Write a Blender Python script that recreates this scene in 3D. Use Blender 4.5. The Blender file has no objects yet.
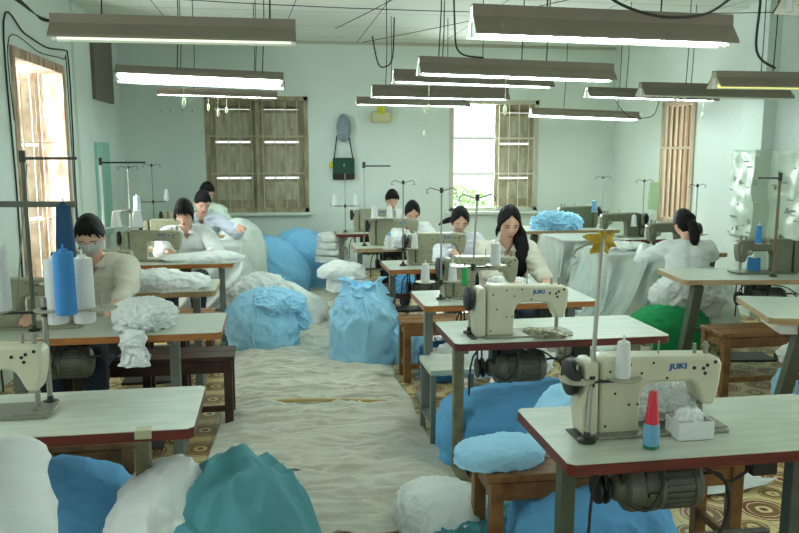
import bpy, bmesh, math, random
from mathutils import Vector, Matrix, noise, Euler
random.seed(7)
C = bpy.context.scene.collection
PI = math.pi
V = Vector

# ---------------------------------------------------------------- materials
def lin(c):
    out = []
    for v in c:
        v = v / 255.0
        out.append(v / 12.92 if v <= .04045 else ((v + .055) / 1.055) ** 2.4)
    return (*out, 1)

MATS = {}
def mat(name, col, rough=.6, metal=0, var=.0, vscale=8, bump=0, bscale=60, col2=None, stretch=(1, 1, 1),
        emit=0, trans=0, sss=0, dirt=None, detail=3):
    if name in MATS: return MATS[name]
    m = bpy.data.materials.new(name); m.use_nodes = True
    nt = m.node_tree; N = nt.nodes; L = nt.links
    b = N['Principled BSDF']; b.inputs['Base Color'].default_value = lin(col)
    b.inputs['Roughness'].default_value = rough; b.inputs['Metallic'].default_value = metal
    tc = N.new('ShaderNodeTexCoord'); mp = N.new('ShaderNodeMapping'); mp.inputs['Scale'].default_value = stretch
    L.new(tc.outputs['Object'], mp.inputs['Vector'])
    if var or col2:
        n = N.new('ShaderNodeTexNoise'); n.inputs['Scale'].default_value = vscale; n.inputs['Detail'].default_value = detail
        L.new(mp.outputs[0], n.inputs['Vector'])
        r = N.new('ShaderNodeValToRGB'); c = lin(col)
        r.color_ramp.elements[0].position = .35; r.color_ramp.elements[1].position = .65
        r.color_ramp.elements[1].color = c
        r.color_ramp.elements[0].color = lin(col2) if col2 else (c[0] * (1 - var), c[1] * (1 - var), c[2] * (1 - var), 1)
        L.new(n.outputs['Fac'], r.inputs[0]); L.new(r.outputs[0], b.inputs['Base Color'])
    if bump:
        n2 = N.new('ShaderNodeTexNoise'); n2.inputs['Scale'].default_value = bscale; n2.inputs['Detail'].default_value = 4
        L.new(mp.outputs[0], n2.inputs['Vector'])
        bp = N.new('ShaderNodeBump'); bp.inputs['Strength'].default_value = bump; bp.inputs['Distance'].default_value = .02
        L.new(n2.outputs['Fac'], bp.inputs['Height']); L.new(bp.outputs[0], b.inputs['Normal'])
    if sss:
        b.inputs['Subsurface Weight'].default_value = sss; b.inputs['Subsurface Radius'].default_value = (.02, .008, .005)
    if emit:
        b.inputs['Emission Color'].default_value = lin(col); b.inputs['Emission Strength'].default_value = emit
    if trans:
        t = N.new('ShaderNodeBsdfTransparent'); mx = N.new('ShaderNodeMixShader'); mx.inputs[0].default_value = trans
        L.new(b.outputs[0], mx.inputs[1]); L.new(t.outputs[0], mx.inputs[2])
        L.new(mx.outputs[0], N['Material Output'].inputs['Surface'])
    MATS[name] = m
    return m

wall_m = mat('wall_paint', (225, 238, 229), .85, var=.07, vscale=1.3, bump=.15, bscale=25, detail=6)
cream_p = mat('machine_cream', (208, 205, 178), .38, var=.06, vscale=12)
beige_p = mat('machine_beige', (150, 148, 122), .42, var=.12, vscale=14)
olive_p = mat('machine_olive', (104, 107, 82), .42, var=.15, vscale=14)
top_m = mat('laminate_top', (206, 212, 196), .3, var=.07, vscale=5, col2=(188, 196, 180), stretch=(1, 6, 1))
top_g = mat('laminate_grey', (196, 203, 186), .3, var=.08, vscale=6)
redwood = mat('edge_redwood', (112, 40, 30), .4, col2=(86, 32, 26), vscale=9, stretch=(1, 8, 8))
orange_w = mat('edge_orange_wood', (176, 112, 52), .45, col2=(150, 90, 42), vscale=9, stretch=(1, 8, 8))
pale_w = mat('edge_pale_wood', (176, 150, 108), .5, col2=(150, 122, 84), vscale=9, stretch=(1, 8, 8))
bench_w = mat('bench_wood', (146, 102, 56), .45, col2=(112, 74, 38), vscale=6, stretch=(2, 9, 2), bump=.1)
bench_d = mat('bench_dark_wood', (78, 50, 32), .45, col2=(56, 36, 24), vscale=6, stretch=(2, 9, 2), bump=.1)
shutter_w = mat('weathered_wood', (204, 198, 174), .75, col2=(166, 158, 132), vscale=5, stretch=(3, 3, .8), bump=.3, detail=6)
frame_w = mat('frame_wood', (184, 172, 142), .7, col2=(148, 136, 108), vscale=6, stretch=(2, 2, .7), bump=.2, detail=6)
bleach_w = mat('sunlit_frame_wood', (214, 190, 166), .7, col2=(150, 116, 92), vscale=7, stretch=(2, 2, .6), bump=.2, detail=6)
bar_m = mat('window_bar_paint', (204, 196, 170), .5, var=.1)
leg_g = mat('leg_green_iron', (84, 92, 76), .5, var=.2, vscale=15)
leg_t = mat('leg_tan_iron', (132, 128, 98), .55, col2=(108, 102, 76), vscale=12)
leg_s = mat('leg_steel_grey', (122, 128, 118), .45, var=.15, vscale=12)
motor_m = mat('motor_iron', (104, 106, 88), .45, var=.25, vscale=18, bump=.1)
black_m = mat('black_rubber', (26, 26, 25), .45)
dark_m = mat('dark_iron', (52, 53, 48), .4, metal=.4)
metal_m = mat('worn_steel', (150, 150, 138), .35, metal=.7)
tray_m = mat('tray_plastic', (176, 174, 156), .45)
thread_w = mat('white_thread', (232, 234, 232), .8, bump=.5, bscale=120, stretch=(.2, .2, 6))
thread_b = mat('blue_thread', (62, 140, 206), .7, bump=.5, bscale=120, stretch=(.2, .2, 6))
thread_db = mat('dark_blue_thread', (26, 74, 112), .7, bump=.5, bscale=120, stretch=(.2, .2, 6))
thread_lb = mat('light_blue_thread', (120, 178, 214), .7, bump=.5, bscale=120, stretch=(.2, .2, 6))
red_pl = mat('red_plastic', (206, 32, 52), .4)
green_pl = mat('green_plastic', (30, 110, 70), .4)
white_pl = mat('white_plastic', (226, 228, 222), .35)
cord_m = mat('black_cable', (38, 38, 34), .6)
fix_m = mat('fixture_grey_brown', (132, 122, 106), .45, var=.08, vscale=6)
fix_in = mat('fixture_white_inside', (236, 240, 226), .4)
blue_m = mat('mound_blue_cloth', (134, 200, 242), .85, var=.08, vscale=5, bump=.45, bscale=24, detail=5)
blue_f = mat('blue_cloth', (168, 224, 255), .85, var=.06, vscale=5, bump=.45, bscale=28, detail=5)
blue_shade = mat('shaded_blue_cloth', (104, 176, 226), .85, var=.1, vscale=5, bump=.45, bscale=22, detail=5)  # darker copy of the blue cloth, shade under the tables put into its colour
teal_f = mat('teal_cloth', (88, 156, 164), .85, var=.08, vscale=6, bump=.45, bscale=24, detail=5)
white_f = mat('white_cloth', (240, 244, 240), .88, var=.05, vscale=6, bump=.6, bscale=26, detail=6)
sheet_f = mat('cotton_sheet', (218, 216, 202), .9, col2=(200, 196, 178), vscale=2.2, bump=.75, bscale=9, stretch=(.7, 3.2, 1), detail=8)
green_f = mat('green_cloth', (20, 150, 84), .8, var=.12, bump=.3, bscale=20)
gauze = mat('sheer_gauze', (228, 240, 234), .9, bump=.4, bscale=22, trans=.55, stretch=(3, 3, .5))
gauze_d = mat('sheer_gauze_dense', (228, 238, 228), .9, bump=.5, bscale=22, trans=.1)
plastic_s = mat('plastic_sheet', (216, 232, 214), .3, trans=.15, bump=.3, bscale=12)
skin_m = mat('skin', (220, 172, 148), .55, sss=.08)
lip_m = mat('lips', (176, 92, 84), .5)
hair_m = mat('black_hair', (12, 10, 11), .55, bump=.3, bscale=60, stretch=(6, 6, .6))
hair_m.node_tree.nodes['Principled BSDF'].inputs['Specular IOR Level'].default_value = .22
shirt_w = mat('shirt_white', (228, 232, 230), .85, bump=.25, bscale=18)
shirt_c = mat('shirt_cream', (212, 206, 190), .85, bump=.25, bscale=18)
shirt_g = mat('shirt_pale_green', (206, 224, 208), .85, bump=.25, bscale=18)
jeans = mat('dark_trousers', (38, 50, 66), .85, bump=.25, bscale=40)
mask_m = mat('face_mask_grey', (186, 184, 180), .85, bump=.2)
JUKI_blue = mat('letter_blue', (30, 88, 160), .4)
teal_paint = mat('teal_paint', (158, 210, 192), .7, var=.12, vscale=4)

# ---------------------------------------------------------------- mesh helpers
class MB:
    def __init__(s): s.v = []; s.f = []; s.m = []
    def add(s, vs, fs, mi=0):
        o = len(s.v); s.v += [tuple(x) for x in vs]
        for f in fs: s.f.append([o + i for i in f]); s.m.append(mi)
        return s
    def box(s, c, d, R=None, mi=0):
        c = V(c); h = V(d) / 2
        vs = [V((x * h.x, y * h.y, z * h.z)) for x in (-1, 1) for y in (-1, 1) for z in (-1, 1)]
        if R is not None: vs = [R @ v for v in vs]
        vs = [c + v for v in vs]
        return s.add(vs, [(0, 1, 3, 2), (4, 6, 7, 5), (0, 4, 5, 1), (2, 3, 7, 6), (0, 2, 6, 4), (1, 5, 7, 3)], mi)
    def beam(s, p0, p1, w, h, mi=0, up=(0, 0, 1)):
        p0, p1 = V(p0), V(p1); a = (p1 - p0); L = a.length; a.normalize()
        u = V(up)
        if abs(a.dot(u)) > .98: u = V((0, 1, 0))
        x = a.cross(u).normalized(); z = x.cross(a).normalized()
        R = Matrix((x, a, z)).transposed()
        return s.box((p0 + p1) / 2, (w, L, h), R, mi)
    def cyl(s, p0, p1, r0, r1=None, n=16, mi=0, cap=True):
        r1 = r0 if r1 is None else r1
        p0, p1 = V(p0), V(p1); a = (p1 - p0).normalized()
        u = V((0, 0, 1)) if abs(a.z) < .9 else V((1, 0, 0))
        x = a.cross(u).normalized(); y = a.cross(x)
        vs = []
        for p, r in ((p0, r0), (p1, r1)):
            for i in range(n):
                t = 2 * PI * i / n; vs.append(p + (x * math.cos(t) + y * math.sin(t)) * r)
        fs = [(i, (i + 1) % n, n + (i + 1) % n, n + i) for i in range(n)]
        if cap: fs += [tuple(range(n))[::-1], tuple(range(n, 2 * n))]
        return s.add(vs, fs, mi)
    def tube(s, pts, r, n=8, mi=0, rs=None):
        pts = [V(p) for p in pts]; vs = []; N = len(pts)
        px = None
        for k, p in enumerate(pts):
            a = (pts[min(k + 1, N - 1)] - pts[max(k - 1, 0)]).normalized()
            if px is None:
                u = V((0, 0, 1)) if abs(a.z) < .9 else V((1, 0, 0)); x = a.cross(u).normalized()
            else:
                x = (px - a * px.dot(a)).normalized()
            px = x; y = a.cross(x); rr = rs[k] if rs else r
            for i in range(n):
                t = 2 * PI * i / n; vs.append(p + (x * math.cos(t) + y * math.sin(t)) * rr)
        fs = [(k * n + i, k * n + (i + 1) % n, (k + 1) * n + (i + 1) % n, (k + 1) * n + i) for k in range(N - 1) for i in range(n)]
        fs += [tuple(range(n))[::-1], tuple(range((N - 1) * n, N * n))]
        return s.add(vs, fs, mi)
    def lathe(s, prof, o=(0, 0, 0), axis='z', n=24, mi=0, mis=None):
        o = V(o); vs = []
        for r, z in prof:
            for i in range(n):
                t = 2 * PI * i / n; a, b = r * math.cos(t), r * math.sin(t)
                vs.append(o + (V((a, b, z)) if axis == 'z' else V((z, a, b)) if axis == 'x' else V((a, z, b))))
        K = len(prof)
        for k in range(K - 1):
            fs = [(k * n + i, k * n + (i + 1) % n, (k + 1) * n + (i + 1) % n, (k + 1) * n + i) for i in range(n)]
            o2 = len(s.v)
            if k == 0: s.add(vs, [], mi); base = o2
            for f in fs: s.f.append([base + i for i in f]); s.m.append(mis[k] if mis else mi)
        s.f.append([base + i for i in range(n)][::-1]); s.m.append(mis[0] if mis else mi)
        s.f.append([base + (K - 1) * n + i for i in range(n)]); s.m.append(mis[-1] if mis else mi)
        return s
    def prism(s, poly, y0, y1, mi=0, plane='xz'):
        n = len(poly)
        def P(a, b, y): return (a, y, b) if plane == 'xz' else (y, a, b) if plane == 'yz' else (a, b, y)
        vs = [P(a, b, y0) for a, b in poly] + [P(a, b, y1) for a, b in poly]
        fs = [tuple(range(n)), tuple(range(n, 2 * n))[::-1]] + [(i, n + i, n + (i + 1) % n, (i + 1) % n) for i in range(n)]
        return s.add(vs, fs, mi)
    def ell(s, c, r, n=16, k=10, mi=0, R=None):
        c = V(c); vs = []; 
        for j in range(1, k):
            ph = PI * j / k
            for i in range(n):
                t = 2 * PI * i / n
                v = V((r[0] * math.sin(ph) * math.cos(t), r[1] * math.sin(ph) * math.sin(t), r[2] * math.cos(ph)))
                vs.append(c + (R @ v if R else v))
        top = V((0, 0, r[2])); bot = V((0, 0, -r[2]))
        vs += [c + (R @ top if R else top), c + (R @ bot if R else bot)]
        fs = [(j * n + i, (j + 1) * n + i, (j + 1) * n + (i + 1) % n, j * n + (i + 1) % n) for j in range(k - 2) for i in range(n)]
        T = (k - 1) * n
        fs += [(T, i, (i + 1) % n) for i in range(n)] + [(T + 1, (k - 2) * n + (i + 1) % n, (k - 2) * n + i) for i in range(n)]
        return s.add(vs, fs, mi)
    def cap(s, p0, p1, r0, r1, n=14, flat=1.0):
        """tapered capsule (closed) for remeshed bodies"""
        p0, p1 = V(p0), V(p1); a = (p1 - p0); L = a.length; a.normalize()
        u = V((0, 1, 0)) if abs(a.y) < .9 else V((0, 0, 1))
        x = a.cross(u).normalized(); y = a.cross(x)
        prof = [(math.sin(PI / 2 * i / 4), -math.cos(PI / 2 * i / 4), 0) for i in range(1, 5)]
        rings = [(p0, r0 * q[0], r0 * q[1]) for q in prof] + [(p1, r1 * math.cos(PI / 2 * i / 4), r1 * math.sin(PI / 2 * i / 4)) for i in range(4)]
        vs = []
        for p, r, d in rings:
            for i in range(n):
                t = 2 * PI * i / n; vs.append(p + a * d + x * math.cos(t) * r + y * math.sin(t) * r * flat)
        K = len(rings); vs += [p0 - a * r0, p1 + a * r1]
        fs = [(k * n + i, k * n + (i + 1) % n, (k + 1) * n + (i + 1) % n, (k + 1) * n + i) for k in range(K - 1) for i in range(n)]
        fs += [(K * n, (i + 1) % n, i) for i in range(n)] + [(K * n + 1, (K - 1) * n + i, (K - 1) * n + (i + 1) % n) for i in range(n)]
        return s.add(vs, fs)
    def build(s, name, mats, parent=None, smooth=True, bevel=0, solid=0, ang=.7):
        me = bpy.data.meshes.new(name); me.from_pydata(s.v, [], s.f)
        if not isinstance(mats, (list, tuple)): mats = [mats]
        for m in mats: me.materials.append(m)
        for p, mi in zip(me.polygons, s.m): p.material_index = mi
        bm = bmesh.new(); bm.from_mesh(me); bmesh.ops.recalc_face_normals(bm, faces=bm.faces); bm.to_mesh(me); bm.free()
        if smooth: me.shade_smooth(); me.set_sharp_from_angle(angle=ang)
        o = bpy.data.objects.new(name, me); C.objects.link(o)
        if parent: o.parent = parent
        if bevel:
            b = o.modifiers.new('b', 'BEVEL'); b.width = bevel; b.segments = 2; b.limit_method = 'ANGLE'
        if solid:
            b = o.modifiers.new('s', 'SOLIDIFY'); b.thickness = solid; b.offset = 1
        return o

def smooth(pts, k=5):
    P = [V(p) for p in pts]; out = []
    for i in range(len(P) - 1):
        p0, p1, p2, p3 = P[max(i - 1, 0)], P[i], P[i + 1], P[min(i + 2, len(P) - 1)]
        for j in range(k):
            t = j / k; out.append(.5 * ((2 * p1) + (p2 - p0) * t + (2 * p0 - 5 * p1 + 4 * p2 - p3) * t * t + (3 * p1 - p0 - 3 * p2 + p3) * t ** 3))
    return out + [P[-1]]
def tag(o, label, cat, group=None):
    o['label'] = label; o['category'] = cat
    if group: o['group'] = group
    return o
def thing(name, label, cat, loc=(0, 0, 0), rz=0, group=None, rx=0, ry=0):
    o = bpy.data.objects.new(name, None); C.objects.link(o); o.empty_display_size = .1
    o.location = loc; o.rotation_euler = (rx, ry, rz); return tag(o, label, cat, group)
def struct(o):
    o['kind'] = 'structure'; return o
def copytree(o, parent=None):
    c = o.copy(); C.objects.link(c)
    if parent: c.parent = parent
    for ch in list(o.children): copytree(ch, c)
    return c
def baked(name, mb, mats, mods, parent=None, smooth_it=0, deform=None):
    """remesh a bag of overlapping closed shapes into ONE continuous surface"""
    t = mb.build('tmp', mats, None)
    r = t.modifiers.new('r', 'REMESH'); r.mode = 'VOXEL'; r.voxel_size = mods; r.use_smooth_shade = True
    if smooth_it:
        q = t.modifiers.new('q', 'SMOOTH'); q.iterations = smooth_it; q.factor = .5
    dg = bpy.context.evaluated_depsgraph_get(); dg.update()
    me = bpy.data.meshes.new_from_object(t.evaluated_get(dg))
    bpy.data.objects.remove(t)
    me.name = name
    if deform:
        ns = [v.normal.copy() for v in me.vertices]
        for v, n in zip(me.vertices, ns): v.co = deform(v.co.copy(), n)
    me.shade_smooth()
    me.materials.clear()
    me.materials.append(mats if not isinstance(mats, list) else mats[0])
    o = bpy.data.objects.new(name, me); C.objects.link(o)
    if parent: o.parent = parent
    return o

# ---------------------------------------------------------------- the room
XL, XR, YB, ZC = -1.95, 4.88, 10.8, 3.13
Y0 = -.6
def floor_material():
    m = bpy.data.materials.new('patterned_cement_tile'); m.use_nodes = True
    nt = m.node_tree; N = nt.nodes; L = nt.links; b = N['Principled BSDF']; b.inputs['Roughness'].default_value = .35
    tc = N.new('ShaderNodeTexCoord')
    def vm(op, a, bv=None):
        n = N.new('ShaderNodeVectorMath'); n.operation = op; L.new(a, n.inputs[0])
        if bv is not None: n.inputs[1].default_value = bv
        return n
    sc = vm('MULTIPLY', tc.outputs['Object'], (1 / .3, 1 / .3, 0))
    nz = N.new('ShaderNodeTexNoise'); nz.inputs['Scale'].default_value = 18; L.new(tc.outputs['Object'], nz.inputs['Vector'])
    def rings(off, radii, s=1):
        a = vm('ADD', sc.outputs[0], off); fr = vm('FRACTION', a.outputs[0]); c = vm('SUBTRACT', fr.outputs[0], (.5, .5, 0))
        ln = vm('LENGTH', c.outputs[0]); w = N.new('ShaderNodeMath'); w.operation = 'MULTIPLY_ADD'
        L.new(nz.outputs['Fac'], w.inputs[0]); w.inputs[1].default_value = .07; L.new(ln.outputs['Value'], w.inputs[2])
        r = N.new('ShaderNodeValToRGB'); r.color_ramp.interpolation = 'CONSTANT'
        cr = r.color_ramp; cr.elements[0].position = 0; cr.elements[0].color = radii[0][1]
        cr.elements[1].position = radii[1][0]; cr.elements[1].color = radii[1][1]
        for p, c_ in radii[2:]:
            e = cr.elements.new(p); e.color = c_
        L.new(w.outputs[0], r.inputs[0]); return r
    W = (1, 1, 1, 1); B = (0, 0, 0, 1)
    r1 = rings((0, 0, 0), [(0, B), (.10, W), (.16, B), (.27, W), (.29, B), (.35, W), (.385, B), (.42, W)])
    r2 = rings((.5, .5, 0), [(0, B), (.05, W), (.13, B), (.21, W), (.23, B), (.26, W)])
    mul = N.new('ShaderNodeMath'); mul.operation = 'MULTIPLY'; L.new(r1.outputs[0], mul.inputs[0]); L.new(r2.outputs[0], mul.inputs[1])
    rd = rings((0, 0, 0), [(0, W), (.11, B), (.29, W), (.36, B)])
    mx0 = N.new('ShaderNodeMix'); mx0.data_type = 'RGBA'; L.new(rd.outputs[0], mx0.inputs[0])
    mx0.inputs[6].default_value = lin((132, 100, 58)); mx0.inputs[7].default_value = lin((126, 58, 48))
    mx = N.new('ShaderNodeMix'); mx.data_type = 'RGBA'; L.new(mul.outputs[0], mx.inputs[0])
    L.new(mx0.outputs[2], mx.inputs[6]); mx.inputs[7].default_value = lin((212, 192, 138))
    br = N.new('ShaderNodeTexBrick'); br.offset = 0; br.inputs['Scale'].default_value = 1
    br.inputs['Brick Width'].default_value = .2; br.inputs['Row Height'].default_value = .2; br.inputs['Mortar Size'].default_value = .0015
    br.inputs['Color1'].default_value = W; br.inputs['Color2'].default_value = (.92, .92, .9, 1); br.inputs['Mortar'].default_value = (.35, .32, .28, 1)
    L.new(tc.outputs['Object'], br.inputs['Vector'])
    m2 = N.new('ShaderNodeMix'); m2.data_type = 'RGBA'; m2.blend_type = 'MULTIPLY'; m2.inputs[0].default_value = 1
    L.new(mx.outputs[2], m2.inputs[6]); L.new(br.outputs['Color'], m2.inputs[7]); L.new(m2.outputs[2], b.inputs['Base Color'])
    return m
def ceiling_material():
    m = bpy.data.materials.new('ceiling_panels'); m.use_nodes = True
    nt = m.node_tree; N = nt.nodes; L = nt.links; b = N['Principled BSDF']; b.inputs['Roughness'].default_value = .9
    tc = N.new('ShaderNodeTexCoord'); br = N.new('ShaderNodeTexBrick'); br.offset = 0
    br.inputs['Brick Width'].default_value = 1.15; br.inputs['Row Height'].default_value = .95; br.inputs['Scale'].default_value = 1
    br.inputs['Mortar Size'].default_value = .006
    br.inputs['Color1'].default_value = lin((226, 232, 222)); br.inputs['Color2'].default_value = lin((218, 226, 214)); br.inputs['Mortar'].default_value = lin((120, 126, 112))
    L.new(tc.outputs['Object'], br.inputs['Vector']); L.new(br.outputs['Color'], b.inputs['Base Color'])
    return m
struct(MB().box(((XL + XR) / 2, (Y0 + YB) / 2, -.05), (XR - XL + .6, YB - Y0 + .6, .1)).build('floor', floor_material(), smooth=False))
struct(MB().box(((XL + XR) / 2, (Y0 + YB) / 2, ZC + .05), (XR - XL + .6, YB - Y0 + .6, .1)).build('ceiling', ceiling_material(), smooth=False))

def wall_holes(name, axis, pos, thick, a0, a1, holes):
    """wall as a set of boxes round rectangular openings; axis 'x': the wall runs along x at y=pos"""
    mb = MB(); cuts = sorted(holes)
    def put(u0, u1, z0, z1):
        if u1 - u0 < 1e-4 or z1 - z0 < 1e-4: return
        c = ((u0 + u1) / 2, pos, (z0 + z1) / 2); d = (u1 - u0, thick, z1 - z0)
        if axis == 'y': c = (pos, (u0 + u1) / 2, (z0 + z1) / 2); d = (thick, u1 - u0, z1 - z0)
        mb.box(c, d)
    u = a0
    for h in cuts:
        put(u, h[0], 0, ZC); put(h[0], h[1], 0, h[2]); put(h[0], h[1], h[3], ZC); u = h[1]
    put(u, a1, 0, ZC)
    return struct(mb.build(name, wall_m, smooth=False))
T = .24
wall_holes('wall_back', 'x', YB + T / 2, T, XL - T, XR + T, [(-.90, .47, .84, 2.40), (2.44, 3.74, .82, 2.38)])
wall_holes('wall_left', 'y', XL - T / 2, T, Y0, YB, [(1.6, 3.4, .8, 2.4), (6.42, 7.98, .35, 2.47)])
wall_holes('wall_right', 'y', XR + T / 2, T, Y0, YB, [(1.2, 3.2, .8, 2.3), (8.56, 9.36, .78, 2.28)])
wall_holes('wall_front', 'x', Y0 - T / 2, T, XL - T, XR + T, [(-1.2, -.1, .9, 2.3), (.5, 1.7, 0, 2.3), (2.6, 3.8, .9, 2.3)])
# pilasters
struct(MB().box((XL + .015, 8.62, ZC / 2), (.03, .62, ZC)).build('wall_left_pilaster', wall_m, bevel=.004))
struct(MB().box((XR - .07, 7.25, ZC / 2), (.14, .34, ZC)).build('wall_right_pilaster', wall_m, bevel=.004))
struct(MB().box((XR - .04, 4.3, ZC - .1), (.08, 2.0, .2)).build('trim_1', wall_m, bevel=.004))
struct(MB().box((1.6, YB - .012, ZC - .02), (6.5, .024, .035)).build('trim_2', mat('cornice', (188, 190, 168), .8)))

# ---- windows
def shutter(mb, x0, x1, z0, z1, y, slits, mi_f=0, mi_p=1):
    st = .07; dv = .035
    mb.box(((x0 + st / 2), y, (z0 + z1) / 2), (st, dv, z1 - z0), mi=mi_f); mb.box((x1 - st / 2, y, (z0 + z1) / 2), (st, dv, z1 - z0), mi=mi_f)
    zs = [z0] + slits + [z1]
    for z in (z0 + .04, z1 - .04): mb.box(((x0 + x1) / 2, y, z), (x1 - x0 - 2 * st, dv, .08), mi=mi_f)
    edges = [z0 + .08] + slits + [z1 - .08]
    for k in range(len(edges) - 1):
        a = edges[k] + (.0 if k == 0 else .014); b = edges[k + 1] - (.0 if k == len(edges) - 2 else .014)
        mb.box(((x0 + x1) / 2, y + .008, (a + b) / 2), (x1 - x0 - 2 * st, .014, b - a), mi=mi_p)
        for zz in (a + .02, b - .02):
            mb.box(((x0 + x1) / 2, y - .004, zz), (x1 - x0 - 2 * st, .024, .04), mi=mi_f)
# back-left window: two closed weathered shutters
def window_back(n, x0, x1, z0, z1, left_open):
    w = bpy.data.objects.new('window_%d' % n, None); C.objects.link(w); w['kind'] = 'structure'; w.location = ((x0 + x1) / 2, YB, z0)
    ox, oz = (x0 + x1) / 2, z0; x0 -= ox; x1 -= ox; H = z1 - z0
    f = MB()
    for x in (x0 + .03, x1 - .03): f.box((x, .04, H / 2), (.06, .1, H))
    for z in (.03, H - .03): f.box((0, .04, z), (x1 - x0, .1, .06))
    if not left_open: f.box((0, .03, H / 2), (.05, .09, H))
    f.build('window_frame', frame_w if not left_open else mat('pale_frame', (206, 204, 184), .7, var=.1), w, bevel=.004)
    sl = [H * .30, H * .61, H * .895]
    if not left_open:
        m = MB(); shutter(m, x0 + .06, -.025, .05, H - .05, .07, sl); m.build('shutter', [frame_w, shutter_w], w, bevel=.002)
    m = MB(); shutter(m, .025 if not left_open else .02, x1 - .06, .05, H - .05, .07, sl); m.build('shutter', [frame_w, shutter_w], w, bevel=.002)
    b = MB(); k = 4 if not left_open else 4
    nb = 9
    for i in range(1, nb):
        x = x0 + (x1 - x0) * i / nb; b.cyl((x, -.002, .02), (x, -.002, H - .02), .006, n=8)
    for z in (H * .34, H * .66): b.beam((x0 + .02, .0, z), (x1 - .02, .0, z), .006, .022)
    b.build('window_bars', bar_m if not left_open else mat('bar_glare_white', (230, 228, 214), .5), w)  # open window's bars coloured paler for the daylight glare around them
    MB().box((0, .06, -.02), (x1 - x0 + .1, .30, .04)).build('window_sill', wall_m, w, bevel=.004)
    return w
window_back(1, -.90, .47, .84, 2.40, False)
window_back(2, 2.44, 3.74, .82, 2.38, True)
# left window with half open leaves
w = bpy.data.objects.new('window_3', None); C.objects.link(w); w['kind'] = 'structure'; w.location = (XL, 7.2, .35)
f = MB(); H = 2.12
for y in (-.73, .73): f.box((-.10, y, H / 2), (.22, .10, H))
f.box((-.10, 0, H - .04), (.22, 1.36, .08)); f.box((-.1, 0, .03), (.22, 1.36, .06))
f.build('window_frame', bleach_w, w, bevel=.005)
R = Matrix.Rotation(math.radians(52), 3, 'Z')
def leaf(hy, ang, nm='shutter'):
    m = MB(); shutter(m, 0, .62, 0, H - .16, 0, [.62, 1.3])
    o = m.build(nm, [bleach_w, mat('leaf_panel', (206, 190, 170), .75, col2=(166, 146, 122), vscale=6, bump=.2)], w, bevel=.002)
    o.location = (-.2, hy, .08); o.rotation_euler = (0, 0, ang)
leaf(.66, math.radians(-120)); leaf(-.66, math.radians(112))
b = MB()
for i in range(1, 5): b.cyl((-.13, -.68 + 1.36 * i / 5, .05), (-.13, -.68 + 1.36 * i / 5, H - .05), .005, n=8)
for z in (.7, 1.4): b.beam((-.13, -.68, z), (-.13, .68, z), .012, .008)
b.build('window_bars', bar_m, w)
# right window: narrow with vertical slats
w = bpy.data.objects.new('window_4', None); C.objects.link(w); w['kind'] = 'structure'; w.location = (XR, 8.96, .78)
f = MB(); H = 1.5
for y in (-.37, .37): f.box((.06, y, H / 2), (.16, .06, H))
f.box((.06, 0, H - .03), (.16, .74, .06)); f.box((.06, 0, .03), (.16, .74, .06)); f.build('window_frame', mat('pinkish_frame', (196, 176, 150), .7, var=.1), w, bevel=.004)
m = MB()
for i in range(6):
    y = -.30 + i * .12; m.box((.10, y, H / 2), (.02, .085, H - .1))
m.build('shutter', mat('slat_wood', (146, 112, 74), .7, col2=(112, 82, 50), vscale=5, stretch=(3, 3, .8)), w, bevel=.002)
m = MB()
for i in range(6): m.box((.0, -.32 + i * .125, H / 2), (.025, .028, H - .06))
m.box((-.012, 0, H * .62), (.02, .72, .03))
m.build('window_bars', mat('slat_pale', (206, 190, 160), .6, var=.1), w, bevel=.002)
# plain unseen windows near the camera bring daylight only (openings in the walls)

# bush outside the open window
rt = thing('garden_bush', 'leafy green bush outside the open back window', 'bush', (2.9, YB + 1.3, 0))
MB().cyl((0, 0, 0), (0, 0, .8), .03, .02).build('stem', bench_d, rt)
lf = MB(); rnd = random.Random(3)
for i in range(1500):
    p = V((rnd.gauss(0, .45), rnd.gauss(0, .25), rnd.uniform(.3, 1.25))); p.z -= abs(p.x + .35) * .35
    e = Euler((rnd.uniform(0, 3), rnd.uniform(0, 3), rnd.uniform(0, 3))).to_matrix(); s_ = rnd.uniform(.02, .045)
    lf.add([p + e @ V(q) * s_ for q in ((-1, 0, 0), (0, -.5, .1), (1, 0, 0), (0, .5, .1))], [(0, 1, 2, 3)])
lf.build('leaves', mat('leaf_green', (140, 180, 84), .6), rt)

# ---- wall fittings
def wire(name, pts, r, m, label, cat='cable'):
    # smooth catmull path
    P = [V(p) for p in pts]; out = []
    for i in range(len(P) - 1):
        p0, p1, p2, p3 = P[max(i - 1, 0)], P[i], P[i + 1], P[min(i + 2, len(P) - 1)]
        for k in range(6):
            t = k / 6
            out.append(.5 * ((2 * p1) + (p2 - p0) * t + (2 * p0 - 5 * p1 + 4 * p2 - p3) * t * t + (3 * p1 - p0 - 3 * p2 + p3) * t ** 3))
    out.append(P[-1]); o = MB().tube(out, r, 6).build(name, m); tag(o, label, cat); return o
xw = XL + .012
wire('wall_cable', [(xw, 6.3, .4), (xw, 6.32, 1.4), (xw, 6.3, 2.62), (xw, 6.8, 2.60), (xw, 7.4, 2.57), (xw, 8.0, 2.62), (xw, 8.12, 2.58), (xw, 8.14, 2.2), (xw, 8.1, 1.2), (xw, 8.12, .5)], .007, cord_m, 'black cable running round the left window frame')
wire('wall_cable', [(xw, 6.38, 1.9), (xw, 6.4, 2.52), (xw, 7.2, 2.50), (xw, 7.95, 2.53), (xw, 8.04, 2.45), (xw, 8.05, 1.0)], .004, cord_m, 'thin wire just inside the black cable at the left window')
wire('ceiling_cable', [(xw, 5.6, 2.78), (xw, 6.6, 2.84), (xw + .01, 7.4, 2.80), (-1.5, 7.6, 2.86), (-1.2, 7.6, 2.86)], .016, cord_m, 'thick dark cable slanting down the upper left wall')
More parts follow.
